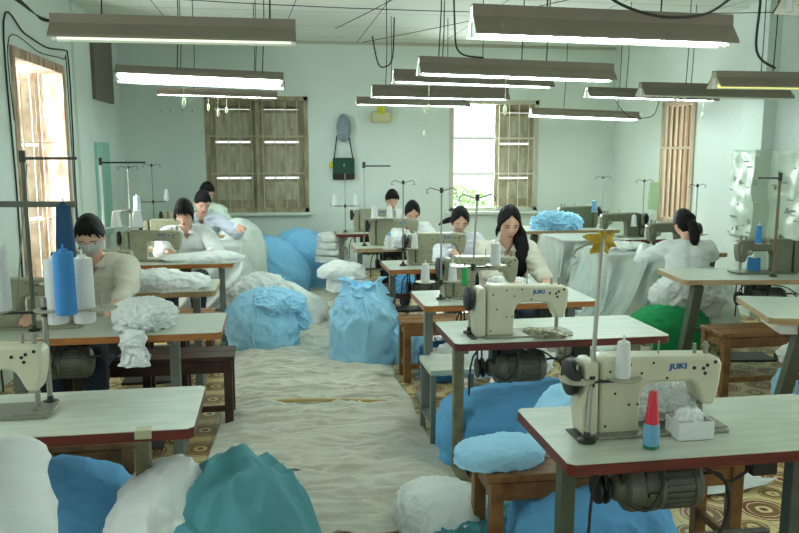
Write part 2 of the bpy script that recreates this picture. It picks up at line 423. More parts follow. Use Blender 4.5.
bd = MB().box((XL + .02, 9.63, 2.68), (.04, 1.0, .88)).build('wall_panel', mat('panel_grey', (116, 110, 96), .6, var=.1), bevel=.003); tag(bd, 'dark grey board high on the left wall by the corner', 'board')
tp = MB().box((XL + .02, 9.36, 1.24), (.04, .66, 1.06)).build('wall_cabinet', teal_paint, bevel=.003); tag(tp, 'pale teal painted panel on the left wall near the corner', 'panel')
# bag on the back wall
rt = thing('shoulder_bag', 'dark green shoulder bag hanging on the back wall', 'bag', (.945, YB - .05, 1.28))
MB().box((0, 0, .06), (.30, .07, .12)).build('bag_body', mat('bag_dark', (44, 30, 32), .7), rt, bevel=.02)
MB().box((0, -.012, .19), (.295, .075, .22)).build('flap', mat('bag_green', (26, 72, 54), .7), rt, bevel=.015)
MB().tube([(-.13, 0, .28), (-.09, .01, .58), (-.03, .03, .68), (.03, .03, .68), (.08, .01, .58), (.13, 0, .28)], .009, 8).build('strap', black_m, rt)
MB().box((0, -.055, .2), (.02, .01, .04)).build('clasp', metal_m, rt, bevel=.003)
MB().ell((-.17, -.01, .2), (.03, .02, .05)).build('yellow_tag', mat('yellow', (220, 210, 50), .6), rt)
o = MB().ell((.95, YB - .07, 1.98), (.10, .06, .19)).build('hat', mat('cap_blue_grey', (150, 170, 178), .9, var=.25, vscale=25, bump=.3)); tag(o, 'grey blue fabric hat hanging above the green shoulder bag', 'hat')
rt = thing('wall_lamp', 'small yellow covered box with bulb on back wall', 'lamp', (1.46, YB - .06, 2.06))
MB().box((0, 0, .07), (.28, .1, .15)).build('lamp_box', mat('cream_yellow', (206, 204, 156), .5), rt, bevel=.03)
MB().ell((0, -.03, .17), (.06, .05, .07)).build('bulb_cover', mat('yellow_bulb', (214, 214, 60), .4), rt)
# nails
NB = MB()
for x, z in ((-1.45, 2.2), (-1.33, 2.2), (-1.18, 2.2), (-1.05, 2.2)): NB.cyl((x, YB, z), (x, YB - .02, z), .008, n=8)
tag(NB.build('nail_row', dark_m), 'row of four small nails on the back wall, left', 'nails')
# plastic sheet on right wall
mb = MB(); nx, nz = 60, 26
y_a, y_b = 5.6, 7.72
for i in range(nx + 1):
    for j in range(nz + 1):
        y = y_a + (y_b - y_a) * i / nx; z = .80 + .88 * j / nz
        base = XR - .02 - (.15 if 7.06 < y < 7.44 else 0)
        dx = .035 * noise.noise(V((y * 7, z * 6, 1))) - .02
        zz = z + .03 * noise.noise(V((y * 4, 7, 0))) * (1 if j in (0, nz) else 0)
        mb.v.append((base + min(dx, 0) - .003, y, zz))
for i in range(nx):
    for j in range(nz): a = i * (nz + 1) + j; mb.f.append([a, a + nz + 1, a + nz + 2, a + 1]); mb.m.append(0)
sheet = mb.build('plastic_sheet', plastic_s, solid=.002); tag(sheet, 'patterned clear plastic sheet taped to the right wall', 'plastic sheet')
mb = MB(); rnd = random.Random(5)
for i in range(110):
    y = rnd.uniform(y_a + .05, y_b - .05); z = rnd.uniform(.84, 1.64)
    base = XR - .045 - (.15 if 7.04 < y < 7.46 else 0)
    if rnd.random() < .5: mb.box((base, y, z), (.003, .09, .014))
    else: mb.box((base, y, z), (.003, .03, .05))
mb.build('print_pattern', mat('print_grey_green', (126, 148, 126), .6), sheet, smooth=False)['kind'] = 'stuff'
wc = MB().box((XR - .07, 5.35, 1.05), (.06, .42, .95)).build('wall_poster_board', mat('board_pale', (176, 200, 190), .6, col2=(206, 200, 170), vscale=3)); tag(wc, 'pale green and cream board against the right wall edge', 'board')

# ---------------------------------------------------------------- ceiling lights
tube_on = mat('tube_lit', (230, 253, 255), .4, emit=30)
tube_dim = mat('tube_dim', (226, 236, 206), .4, emit=1.0)
tube_off = mat('tube_unlit', (236, 240, 222), .35)
tube_warm = mat('tube_warm', (236, 232, 130), .4, emit=.9)
def fixture(x0, x1, y, z, lab, tilt=0, lit=True, h=.10, hw=.10, tm=None, roll=0, drop=.0, sw=(), cords=(.3, .8)):
    L = x1 - x0; cx = (x0 + x1) / 2
    t = thing('hanging_light', lab, 'light', (cx, y, z), 0, 'hanging fluorescent lights')
    t.rotation_euler = (0, roll, 0)
    prof = [(-hw, 0), (-hw, .012), (-.035, h * .62), (-.03, h), (.03, h), (.035, h * .62), (hw, .012), (hw, 0)]
    inn = [(hw - .004, 0), (.031, h * .58), (.026, h - .006), (-.026, h - .006), (-.031, h * .58), (-hw + .004, 0)]
    mb = MB(); n = len(prof)
    Rm = Matrix.Rotation(tilt, 3, 'X')
    allp = prof + inn; K = len(allp)
    vs = [Rm @ V((s * L / 2, a, b)) for s in (-1, 1) for a, b in allp]
    mb.v = [tuple(v) for v in vs]
    for i in range(K):
        j = (i + 1) % K; mb.f.append([i, j, K + j, K + i]); mb.m.append(1 if i >= n - 0 and i < K - 1 else 0)
    mb.build('lamp_shade', [fix_m, fix_in], t, smooth=False)
    for s in (-1, 1):
        MB().box(Rm @ V((s * (L / 2 - .012), 0, .03 - drop)), (.022, .04, .075), Rm).build('tube_holder', white_pl, t, bevel=.004)
    a = Rm @ V((-L / 2 + .02, 0, .014 - drop)); b = Rm @ V((L / 2 - .02, 0, .014 - drop))
    MB().cyl(a, b, .014, n=12).build('tube', tm or (tube_on if lit else tube_off), t)
    for c in cords:
        MB().tube([(-L / 2 + c * L, 0, h * .8), (-L / 2 + c * L + .01, .005, h + .3), (-L / 2 + c * L, 0, ZC - z)], .004, 6).build('hanging_cord', cord_m, t)
    for s, dz in sw:
        x = -L / 2 + s * L
        MB().tube([(x, -.02, .0), (x, -.02, -dz)], .002, 5).build('pull_cord', bar_m, t)
        MB().ell((x, -.02, -dz - .03), (.014, .012, .035)).build('pull_switch', mat('switch_cream', (226, 232, 196), .5), t)
    return t
fixture(-1.02, .12, 4.0, 2.20, 'large grey shade light nearest on the left, dim underside', h=.115, hw=.09, tm=tube_dim, cords=(.0 + .2, .89))
fixture(-1.06, .08, 5.7, 2.155, 'bright tilted light with white tube, second row left', tilt=-.42, h=.085, hw=.075, roll=.03, sw=((.40, .12),), cords=(.36, .87))
fixture(-1.18, .11, 7.2, 2.24, 'long light partly hidden behind the bright tilted one, left', h=.07, hw=.07, tm=tube_off, roll=.02)
fixture(-1.12, .05, 8.1, 2.21, 'thin lit light farthest back on the left', tilt=0, h=.07, hw=.07, roll=.02, sw=((.42, .08), (.5, .13), (.57, .1)))
fixture(.96, 2.32, 3.8, 2.22, 'largest light hanging nearest in the centre, top of photo', h=.15, hw=.10, roll=.012, cords=(.28, .72), sw=())
fixture(.93, 2.25, 5.05, 2.15, 'lit light hanging second in the centre row', h=.115, hw=.09, roll=.02, cords=(.1, .65), sw=((.44, .18),))
fixture(.91, 2.17, 6.0, 2.18, 'lit light hanging third in the centre row', h=.1, hw=.09, roll=.02, sw=((.22, .16),))
fixture(.87, 2.12, 7.0, 2.14, 'lit light hanging fourth in the centre row', h=.11, hw=.09, roll=.01, cords=(.1, .8))
fixture(.91, 2.18, 8.7, 2.17, 'lit light farthest back in the centre row', h=.09, hw=.09, roll=.01, sw=((.6, .28),))
fixture(3.01, 4.37, 9.0, 2.06, 'lit light farthest back on the right, beside open window', h=.1, hw=.09, roll=.03, tilt=-.1)
fixture(3.08, 4.47, 7.5, 2.19, 'lit light hanging second from the back on the right', h=.1, hw=.09, roll=.02, sw=((.9, .12),))
fixture(3.21, 4.65, 6.6, 2.15, 'unlit grey light between the yellowed and lit ones, right', h=.12, hw=.10, lit=False, roll=.01, sw=((.23, -.02),))
fixture(3.17, 4.43, 5.35, 2.13, 'dark shaded light with yellowish tube at right edge', h=.12, hw=.10, tm=tube_warm, roll=.0, cords=(.37,), sw=((.75, .12),))
fixture(2.12, 3.45, 3.05, 2.235, 'grey light cut off by the top right of photo', h=.12, hw=.10, lit=False, roll=.03)

# wires strung over the ceiling
def sag(a, b, s, n=8):
    a, b = V(a), V(b); return [a.lerp(b, i / n) - V((0, 0, s * 4 * (i / n) * (1 - i / n))) for i in range(n + 1)]
wc = [((-1.9, 6.2, 3.0), (4.8, 5.4, 2.93), .10, 'long thin wire strung across the room under the ceiling'),
      ((-1.9, 7.4, 3.05), (4.8, 7.0, 2.98), .08, 'second thin wire strung across behind the first one'),
      ((.75, 9.5, 3.1), (1.7, 4.6, 3.1), .02, 'wire running lengthwise on the ceiling left of centre lights'),
      ((1.2, 10.6, 3.1), (3.6, 5.5, 3.1), .02, 'wire running diagonally across the ceiling, centre'),
      ((.1, 10.6, 3.1), (.35, 5.4, 3.1), .02, 'wire running lengthwise over the left row of lights')]
for a, b, s, l in wc:
    o = MB().tube(sag(a, b, s), .004, 6).build('ceiling_wire', cord_m); tag(o, l, 'wire')
wire('ceiling_cable', [(1.52, 3.78, 3.1), (1.55, 3.74, 2.6), (1.62, 3.71, 2.42), (1.85, 3.68, 2.33), (2.1, 3.68, 2.34), (2.25, 3.7, 2.42)], .007, cord_m, 'sagging black cable in front of the largest centre light')
wire('ceiling_cable', [(1.08, 8.6, 2.9), (1.14, 8.6, 2.62), (1.22, 8.6, 2.58), (1.3, 8.6, 2.68), (1.32, 8.6, 3.1)], .008, cord_m, 'looped wire end hanging over the centre back lights')
wire('ceiling_cable', [(3.4, 5.36, 3.1), (3.5, 5.36, 2.8), (3.5, 5.36, 2.4), (3.62, 5.3, 2.27)], .009, cord_m, 'black cable dropping to the dark shaded right light')
wire('ceiling_cable', [(1.16, 5.1, 3.1), (1.17, 5.06, 2.5), (1.2, 5.05, 2.31), (1.35, 5.0, 2.27)], .006, cord_m, 'grey cord dropping onto the second centre light')
wire('ceiling_cable', [(3.38, 7.5, 2.19), (3.5, 7.42, 2.02), (3.75, 7.42, 2.02), (3.82, 7.42, 2.18)], .005, cord_m, 'small drooping wire loop under the right back light')

# ---------------------------------------------------------------- tables and machines
def sewing_table(x0, x1, y0, y1, edge, legm, lab, top=top_m, motor=0, style='post', leg_in=(.10, .12), grp='sewing tables', bal='yes', corner=None, z=.75):
    cx, cy = (x0 + x1) / 2, (y0 + y1) / 2; hx, hy = (x1 - x0) / 2, (y1 - y0) / 2
    t = thing('sewing_table', lab, 'table', (cx, cy, 0), 0, grp)
    r = .02
    poly = [(-hx + r, -hy), (hx - r, -hy), (hx, -hy + r), (hx, hy - r), (hx - r, hy), (-hx + r, hy), (-hx, hy - r), (-hx, -hy + r)]
    MB().prism(poly, z - .038, z - .003, 0, 'xy').add([(a, b, z) for a, b in poly], [tuple(range(8))], 1).add(
        [(a, b, z - .003) for a, b in poly] + [(a, b, z) for a, b in poly], [(i, (i + 1) % 8, 8 + (i + 1) % 8, 8 + i) for i in range(8)], 1
    ).build('tabletop', [edge, top], t, smooth=False)
    for s, li in ((-1, leg_in[0]), (1, leg_in[1])):
        x = s * (hx - li)
        m = MB()
        if style == 'slant':
            m.beam((x, -hy + .12 - .02, z - .05), (x - .0, hy - .25, .05), .07, .085, up=(0, 1, 0))
            m.beam((x, -hy - .05, .03), (x, hy, .03), .06, .05)
            m.build('leg', legm, t, bevel=.004)
        else:
            m.box((x, -.06, (z - .042) / 2), (.052, .05, z - .042))
            m.build('leg', legm, t, bevel=.004)
            MB().beam((x, -hy + .04, .025), (x, hy - .0, .025), .05, .05).build('foot_rail', legm, t, bevel=.004)
            MB().beam((x, -hy + .05, z - .052), (x, hy - .05, z - .052), .04, .028).build('top_rail', legm, t, bevel=.004)
    MB().beam((-hx + leg_in[0], .06, .30), (hx - leg_in[1], .06, .30), .03, .03).build('cross_bar', legm, t, bevel=.003)
    MB().box((.06, -.02, .10), (.36, .24, .02)).build('treadle', dark_m, t, bevel=.004)
    if motor:
        mx = motor if motor is not True else -hx + .30
        zc = z - .185; prof = [(.0, -.15), (.03, -.148), (.045, -.135), (.05, -.11), (.078, -.10), (.084, -.085), (.084, -.055), (.074, -.045), (.074, .0), (.082, .004), (.082, .018), (.074, .022), (.074, .120), (.083, .124), (.083, .142), (.07, .16), (.04, .172), (.0, .174)]
        mo = MB().lathe(prof, (mx + .02, -.04, zc), 'x', 32)
        for k in range(22):
            a = 2 * PI * k / 22
            mo.box((mx + .092, -.04 + .077 * math.cos(a), zc + .077 * math.sin(a)), (.096, .012, .005), Matrix.Rotation(a, 3, 'X'))
        for k in range(8):
            a = 2 * PI * k / 8; mo.box((mx - .005, -.04 + .078 * math.cos(a), zc + .078 * math.sin(a)), (.04, .018, .014), Matrix.Rotation(a, 3, 'X'))
        mm = mo.build('motor', motor_m, t)
        MB().tube(smooth([(mx - .10, -.12, zc - .02), (mx - .04, -.14, zc - .04), (mx + .01, -.135, zc + .02), (mx + .02, -.12, z - .06)]), .006, 6).build('clutch_lever', dark_m, mm)
        MB().box((mx, -.04, z - .075), (.13, .09, .07)).box((mx - .09, -.04, z - .11), (.03, .08, .12)).build('motor_bracket', dark_m, mm, bevel=.005)
        MB().lathe([(.0, -.02), (.05, -.018), (.052, -.01), (.035, 0), (.052, .01), (.05, .018), (0, .02)], (mx - .16, -.04, z - .185), 'x', 24).build('pulley', black_m, mm)
        MB().tube([(mx - .16, -.09, z - .17), (mx - .165, -.07, z + .0)], .005, 6).tube([(mx - .16, .01, z - .17), (mx - .165, -.0, z + .0)], .005, 6).build('drive_belt', black_m, mm)
        MB().box((mx + .34, -hy + .10, z - .08), (.09, .05, .07)).build('switch_box', dark_m, t, bevel=.006)
        MB().tube(smooth([(mx + .31, -hy + .1, z - .09), (mx + .22, -hy + .09, z - .13), (mx + .1, -hy + .1, z - .07), (mx - .2, -hy + .1, z - .06), (mx - .24, -hy + .12, z - .3)]), .005, 6).tube(
            smooth([(mx + .17, -.04, z - .16), (mx + .25, -.08, z - .15), (mx + .275, -.1, z - .26), (mx + .22, -.1, z - .40), (mx + .16, -.1, z - .5)]), .006, 6).build('power_cord', cord_m, t)
    return t

def juki_text(parent, x, z, y, size, m=None, flip=False):
    cu = bpy.data.curves.new('txt', 'FONT'); cu.body = 'JUKI'; cu.size = size; cu.extrude = .0008; cu.offset = size * .045; cu.align_x = 'CENTER'
    cu.space_character = 1.05
    o = bpy.data.objects.new('txt', cu); C.objects.link(o)
    dg = bpy.context.evaluated_depsgraph_get(); me = bpy.data.meshes.new_from_object(o.evaluated_get(dg)); bpy.data.objects.remove(o)
    me.materials.clear(); me.materials.append(m or JUKI_blue)
    q = bpy.data.objects.new('lettering', me); C.objects.link(q); q.parent = parent
    q.scale = (1.25, 1, 1); q.location = (x, y, z); q.rotation_euler = (PI / 2, 0, PI if flip else 0)
    return q

def sewing_machine(loc, rz, body, lab, text=True, detail=True, thin=1.0):
    t = thing('sewing_machine', lab, 'sewing machine', loc, rz, 'sewing machines')
    poly = [(-.20, 0), (-.20, .245), (-.185, .262), (.17, .252), (.215, .247), (.228, .225), (.222, .15), (.205, .085), (.168, .085), (.15, .125), (.135, .155), (.115, .168), (-.02, .170), (-.045, .158), (-.055, .13), (-.06, .03), (-.05, 0)]
    bb = MB().prism(poly, -.048, .048).build('machine_body', body, t, bevel=.011)
    MB().box((.01, 0, .004), (.46, .178, .010)).build('bed_plate', body if body is not cream_p else metal_m, t, bevel=.002)
    MB().prism([(-.255, 0), (-.265, .10), (-.255, .235), (-.24, .25), (-.21, .25), (-.205, 0)], -.055, .055).build('belt_cover', body, t, bevel=.010)
    MB().lathe([(0, -.02), (.045, -.018), (.06, -.012), (.063, 0), (.058, .012), (.03, .014), (0, .014)], (-.285, 0, .19), 'x', 28).cyl((-.27, 0, .19), (-.24, 0, .19), .022).build('hand_wheel', black_m, t)
    MB().cyl((.186, 0, .09), (.186, 0, .03), .007).cyl((.186, 0, .03), (.186, 0, .0), .002, n=6).build('needle_bar', metal_m, t)
    MB().cyl((.186, .02, .09), (.186, .02, .02), .006).box((.186, -.005, .014), (.018, .05, .006)).build('presser_foot', metal_m, t)
    MB().box((.185, -.01, .010), (.13, .11, .004)).build('slide_plate', metal_m, t, bevel=.001)
    if detail:
        MB().cyl((.15, 0, .25), (.15, 0, .285), .006).build('thread_post', metal_m, t)
        MB().cyl((.19, 0, .25), (.19, 0, .29), .008).lathe([(.008, .272), (.012, .272), (.012, .28), (.008, .28)], (.19, 0, 0)).build('thread_post', metal_m, t)
        MB().cyl((.02, 0, .255), (.02, 0, .30), .003).build('spool_pin', metal_m, t)
        if body is cream_p: MB().box((-.272, -.03, .0005), (.03, .11, .003)).build('belt_slot', black_m, t)
        for x, z in ((.125, .215), (.158, .212), (.172, .222), (.165, .195), (.20, .232), (-.10, .235), (-.02, .238), (-.15, .14), (-.10, .10), (-.17, .215), (-.06, .205), (-.18, .03), (-.07, .10), (.03, .185)):
            if 'sc_mesh' not in MATS:
                o_ = MB().cyl((0, .0012, 0), (0, -.0012, 0), .005, n=10).build('screw', dark_m, t); MATS['sc_mesh'] = o_.data
            else:
                o_ = bpy.data.objects.new('screw', MATS['sc_mesh']); C.objects.link(o_); o_.parent = t
            o_.location = (x, -.048, z); k_ = .9 if x < .1 else 1.3; o_.scale = (k_, 1, k_)
        MB().lathe([(0, .0), (.02, .002), (.022, .008), (.008, .012), (.008, .02), (0, .021)], (.14, .048, .16), 'y', 16).cyl((.20, .05, .22), (.215, .065, .15), .003).build('tension_dial', metal_m, t)
    if text:
        juki_text(t, .068, .215, -.0488, .025)
    return t

G_T = 'sewing tables'
# centre-right column R1..R6
sewing_table(.85, 1.97, 2.10, 2.62, redwood, leg_g, 'nearest right table with red-brown edge, front right of photo', motor=-.20, leg_in=(.07, .22))
sewing_table(.85, 1.97, 3.585, 4.09, redwood, leg_t, 'white topped table with dark red edge, second in right centre column', motor=-.22, leg_in=(.06, .1))
sewing_table(.88, 1.98, 4.52, 5.04, orange_w, leg_s, 'table with orange wood edge before the long-haired woman', motor=-.1, leg_in=(.06, .1))
sewing_table(.88, 1.98, 5.98, 6.50, orange_w, leg_s, 'wood-edged table in front of the woman with side ponytail', top=top_g, motor=-.2, leg_in=(.05, .1))
sewing_table(.75, 1.85, 7.35, 7.85, pale_w, leg_s, 'pale edged table before the red-collared worker', top=top_g, motor=-.15, leg_in=(.06, .1))
sewing_table(.68, 1.75, 8.68, 9.15, redwood, leg_s, 'red edged table farthest back in the centre column', top=top_g, motor=-.15, leg_in=(.06, .1))
# left column L1..L6
sewing_table(-1.42, -.29, 2.60, 3.09, redwood, leg_t, 'nearest left table with worn red edge, beside white bundle', leg_in=(.1, .20))
_t = bpy.data.objects['sewing_table.006']
MB().box((.40, -.2465, .737), (.055, .004, .03)).box((.40, -.225, .7505), (.05, .045, .002)).build('tape_patch', mat('old_tape', (186, 186, 150), .5), _t)
sewing_table(-1.44, -.29, 4.02, 4.52, orange_w, leg_s, 'table with orange wood edge before the masked worker', top=top_g, motor=-.30, leg_in=(.1, .26))
sewing_table(-1.48, -.41, 5.25, 5.75, pale_w, leg_s, 'table under crumpled white cloth behind the masked worker', top=top_g, motor=-.2, leg_in=(.1, .14))
sewing_table(-1.42, -.36, 6.55, 7.02, orange_w, leg_s, 'orange edged table before the woman in open-collar shirt, left', top=top_g, motor=-.2, leg_in=(.1, .1))
sewing_table(-1.42, -.36, 7.70, 8.15, pale_w, leg_s, 'table second from the back in the left column', top=top_g, leg_in=(.1, .1))
sewing_table(-1.42, -.36, 8.80, 9.25, pale_w, leg_s, 'table farthest back in the left column', top=top_g, leg_in=(.1, .1))
# right wall column RR1..RR5
_r = sewing_table(2.805, 3.925, 3.71, 4.39, pale_w, leg_g, 'empty topped table cut off at the right edge of photo', style='slant', leg_in=(.22, .1))
_t = _r; _r.rotation_euler.z = -.3
MB().box((-.36, -.07, .672), (.22, .36, .07)).build('drawer', white_pl, _t, bevel=.004)
sewing_table(2.95, 4.08, 5.09, 5.65, pale_w, leg_g, 'table carrying blue thread and olive machine, right side', style='slant', leg_in=(.14, .1), motor=.12).rotation_euler.z = -.12
sewing_table(2.95, 4.10, 6.50, 7.02, pale_w, leg_g, 'gauze covered table where the ponytailed girl works', style='slant')
sewing_table(2.95, 4.10, 7.64, 8.22, redwood, leg_g, 'gauze covered table with red edge, behind ponytailed girl', style='slant')
sewing_table(2.82, 4.05, 8.66, 9.28, pale_w, leg_g, 'farthest right table holding blue cloth near back wall', style='slant', leg_in=(.2, .1))

sewing_machine((1.235, 2.36, .752), 0, cream_p, 'cream machine on the nearest right table')
sewing_machine((1.235, 3.74, .752), 0, cream_p, 'cream machine on the second table with blue maker letters, centre')
sewing_machine((1.31, 4.80, .752), .0, beige_p, 'beige machine before the long-haired woman')
sewing_machine((1.33, 6.26, .752), 0, beige_p, 'beige machine before the woman with side ponytail')
sewing_machine((1.18, 7.62, .752), 0, beige_p, 'grey beige machine before the red-collared worker', detail=False)
sewing_machine((1.16, 8.95, .752), 0, beige_p, 'grey beige machine farthest back in the centre column', detail=False)
sewing_machine((-1.045, 2.86, .752), 0, cream_p, 'cream machine cut off at the left edge of photo', text=False)
sewing_machine((-1.28, 4.32, .752), 0, beige_p, 'machine half hidden behind thread cones before masked worker', text=False)
sewing_machine((-1.20, 5.52, .752), 0, beige_p, 'beige machine right behind the masked worker', text=False)
sewing_machine((-1.02, 6.82, .752), 0, beige_p, 'beige machine before the woman in open-collar shirt')
sewing_machine((-1.02, 7.93, .752), 0, beige_p, 'machine second from the back, left column', text=False, detail=False)
sewing_machine((-.98, 9.03, .752), 0, beige_p, 'machine farthest back in the left column', text=False, detail=False)
sewing_machine((3.69, 5.38, .752), PI - .12, olive_p, 'olive machine on the right table above blue thread', text=False)
sewing_machine((3.66, 6.78, .752), PI, olive_p, 'olive machine before the ponytailed girl', text=False)
sewing_machine((3.70, 7.93, .752), PI, olive_p, 'olive machine on the red edged table, right', text=False)
sewing_machine((3.62, 9.0, .752), PI, olive_p, 'olive machine beside heaped blue cloth, far right', text=False)

# ---------------------------------------------------------------- thread stands and cones
def thread_stand(x, y, z0, ztop, ztray, lab, trays=(-.07, .09), lean=(0, 0), arm='hooks', pm=metal_m, adir=1, flat=False, tr=.045, aw=.09, rod=.0055):
    t = thing('thread_stand', lab, 'thread stand', (x, y, z0), 0, 'thread stands')
    h = ztop - z0; lx, ly = lean
    MB().lathe([(0, 0), (.03, 0), (.03, .008), (.012, .014), (.01, .03), (0, .03)], (0, 0, 0), 'z', 16).build('stand_base', dark_m, t)
    MB().cyl((0, 0, 0), (lx, ly, h), rod, n=10).build('pole', pm, t)
    k = (ztray - z0) / h; px, py, pz = lx * k, ly * k, ztray - z0
    m = MB(); a, b = min(trays), max(trays)
    m.beam((px + min(a, 0), py, pz - .008), (px + max(b, 0), py, pz - .008), .018, .008).cyl((px, py, pz - .025), (px, py, pz + .012), .012, n=12)
    m.build('tray_arm', dark_m if not flat else pm, t)
    for s in trays:
        MB().lathe([(0, -.004), (tr, -.0035), (tr + .003, .002), (tr - .004, .002), (.01, 0), (0, 0)], (px + s, py, pz), 'z', 24).cyl((px + s, py, pz), (px + s, py, pz + .05), .003, n=6).build('spool_disc', tray_m, t)
    if arm == 'hooks':
        m = MB()
        for s in (-1, 1):
            m.tube([(lx, ly, h - .01), (lx + s * aw * .8, ly, h + .012), (lx + s * aw, ly, h + .0), (lx + s * (aw + .006), ly, h - .02), (lx + s * (aw - .012), ly, h - .022)], .003, 6)
        m.cyl((lx, ly, h - .02), (lx, ly, h + .012), .011, n=12)
        m.build('thread_guide', dark_m, t)
    elif arm == 'bar':
        MB().beam((lx, ly, h - .02), (lx + adir * aw, ly, h - .02), .014, .014).cyl((lx, ly, h - .04), (lx, ly, h + .02), .016, n=12).build('thread_guide', dark_m, t)
    return t

def cone(x, y, z, lab, h=.12, r=.026, m=thread_w, kind='cone', r2=None, core=white_pl, grp='thread cones'):
    t = thing('thread_cone', lab, 'thread cone', (x, y, z), 0, grp)
    r2 = r2 or r * .76
    MB().lathe([(0, .004), (r, .004), (r * 1.02, .01), (r2 * 1.02, h * .94), (r2 * .9, h * .96), (0, h * .96)], n=24).build('thread', m, t)
    MB().lathe([(0, 0), (r * .95, 0), (r * .95, .006), (0, .006)], n=20).lathe([(0, h * .94), (r2 * .55, h * .94), (r2 * .45, h), (0, h)], n=16).cyl((0, 0, h), (0, 0, h + .018), .0035, n=8).build('cone_core', core, t)
    return t

T0 = .752
# R1: leaning pole with yellow rag
thread_stand(.975, 2.27, T0, 1.40, .945, 'leaning thread stand tied with yellow rag, nearest right table', trays=(-.05, .11), lean=(.09, .14), arm=None, tr=.055, rod=.0075)
cone(1.105, 2.305, .948, 'white thread cone on the leaning stand, nearest right table', h=.125, r=.026)
t = thing('yellow_rag', 'yellow rag knotted on top of the leaning pole', 'rag', (1.065, 2.41, 1.385))
mb = MB(); rnd = random.Random(9)
t.scale = (.82, .82, .82); n = 26; vs = [V((0, -.012, .0)), V((0, .02, 0))]
for i in range(n):
    a = 2 * PI * i / n; rr = (.045, .05, .06, .082, .05, .042, .046, .05, .052, .044, .06, .076, .085, .06, .048, .05, .07, .088, .066, .05, .055, .075, .06, .05, .07, .05)[i] + rnd.uniform(-.006, .006)
    vs.append(V((rr * math.cos(a), .012 * math.sin(a * 5), rr * .8 * math.sin(a))))
mb.add(vs, [(0, 2 + i, 2 + (i + 1) % n) for i in range(n)] + [(1, 2 + (i + 1) % n, 2 + i) for i in range(n)])
mb.build('rag_cloth', mat('rag_yellow', (206, 170, 58), .9, var=.3, vscale=40, bump=.5), t)
MB().tube([(0, 0, 0), (-.06, .0, -.01), (-.11, .0, -.035), (-.125, 0, -.06), (-.11, 0, -.065)], .004, 6).build('bent_wire', metal_m, t)
# bicoloured cone on the table
t = thing('thread_cone', 'tall red over blue thread cone standing on nearest right table', 'thread cone', (1.155, 2.19, T0))
MB().lathe([(0, 0), (.024, 0), (.024, .008), (0, .008)], n=24).build('cone_base', green_pl, t)
MB().lathe([(0, .006), (.022, .008), (.026, .015), (.024, .075), (.021, .082), (0, .082)], n=24).build('blue_thread', thread_lb, t)
MB().lathe([(0, .08), (.0225, .08), (.013, .178), (.011, .183), (0, .183)], n=24).build('red_cone', red_pl, t)
# R2
thread_stand(.97, 3.80, T0, 1.45, 1.10, 'leaning thread stand in front of the long-haired woman', trays=(-.07, .12), lean=(.035, .0), arm='hooks', tr=.05, aw=.09)
cone(.945, 3.80, 1.0, 'small green thread cone beside the leaning centre stand', h=.10, r=.017, r2=.015, m=mat('green_thread', (40, 170, 90), .6), core=green_pl)
cone(1.105, 3.80, 1.103, 'white thread cone just below the long-haired woman\'s chin', h=.115, r=.026, r2=.024)
# R3
thread_stand(1.02, 4.72, T0, 1.44, .865, 'upright thread stand left of the long-haired woman', trays=(-.10, .075), tr=.06)
cone(.92, 4.72, .868, 'left white cone on the stand beside long-haired woman', h=.115, r=.028)
cone(1.095, 4.72, .868, 'right white cone on the stand beside long-haired woman', h=.115, r=.028)
# R4
thread_stand(1.02, 6.18, T0, 1.43, .89, 'upright hooked thread stand before woman with side ponytail', trays=(-.11, .09), tr=.06)
o = cone(.905, 6.18, .892, 'white cone with blue tip, centre column', h=.11, r=.03)
MB().cyl((0, 0, .105), (0, 0, .137), .018, .008, n=14).build('blue_tip', thread_lb, o)
cone(1.115, 6.18, .892, 'plain white cone right of the blue-tipped one', h=.12, r=.028)
# R5
thread_stand(.86, 7.55, T0, 1.55, 1.02, 'thread stand with long top bar left of far machines', trays=(.10, .25), arm='bar', aw=.26, tr=.055, flat=True)
cone(.96, 7.55, 1.022, 'squat white cone under the long top bar, left one', h=.12, r=.035)
cone(1.11, 7.55, 1.022, 'squat white cone under the long top bar, right one', h=.12, r=.032)
# R6
thread_stand(.79, 8.85, T0, 1.42, 1.06, 'thread stand in front of the green shoulder bag', trays=(-.12, .12), arm=None, tr=.06)
cone(.67, 8.85, 1.062, 'small white cone, farthest stand, left of its pole', h=.12, r=.028)
cone(.91, 8.85, 1.062, 'small white cone, farthest stand, right of its pole', h=.12, r=.025)
# L1 big cones
t = thread_stand(-.84, 2.95, T0, 1.15, 1.105, 'low stand carrying big white and blue cones, left front', trays=(-.17, .02, .115, .20), arm=None, tr=.055, rod=.01)
cone(-.985, 2.95, 1.108, 'big white thread cylinder at the left photo edge', h=.245, r=.035, r2=.033)
cone(-.80, 2.97, 1.05, 'big white thread cylinder left of the bright blue one', h=.25, r=.038, r2=.036)
cone(-.705, 2.97, 1.05, 'big white thread cylinder right of the bright blue one', h=.25, r=.038, r2=.036)
cone(-.745, 2.88, 1.10, 'tall bright blue thread cylinder in front of masked worker', h=.235, r=.036, r2=.034, m=thread_b, core=thread_b)
# L2
t = thread_stand(-1.25, 4.20, T0, 1.66, 1.0, 'tall wooden thread stand with cross bars by left window', trays=(.10, .2), arm='bar', aw=.26, flat=True, pm=leg_g, rod=.010, tr=.06)
MB().beam((-.22, 0, .66), (.24, 0, .655), .02, .03).build('cross_bar', leg_g, t)
MB().cyl((.02, 0, .86), (-.09, 0, .05), .004, n=6).build('brace', metal_m, t)
cone(-1.07, 4.20, 1.02, 'dark blue thread cone behind the bright blue one', h=.40, r=.055, r2=.035, m=thread_db, core=thread_db)
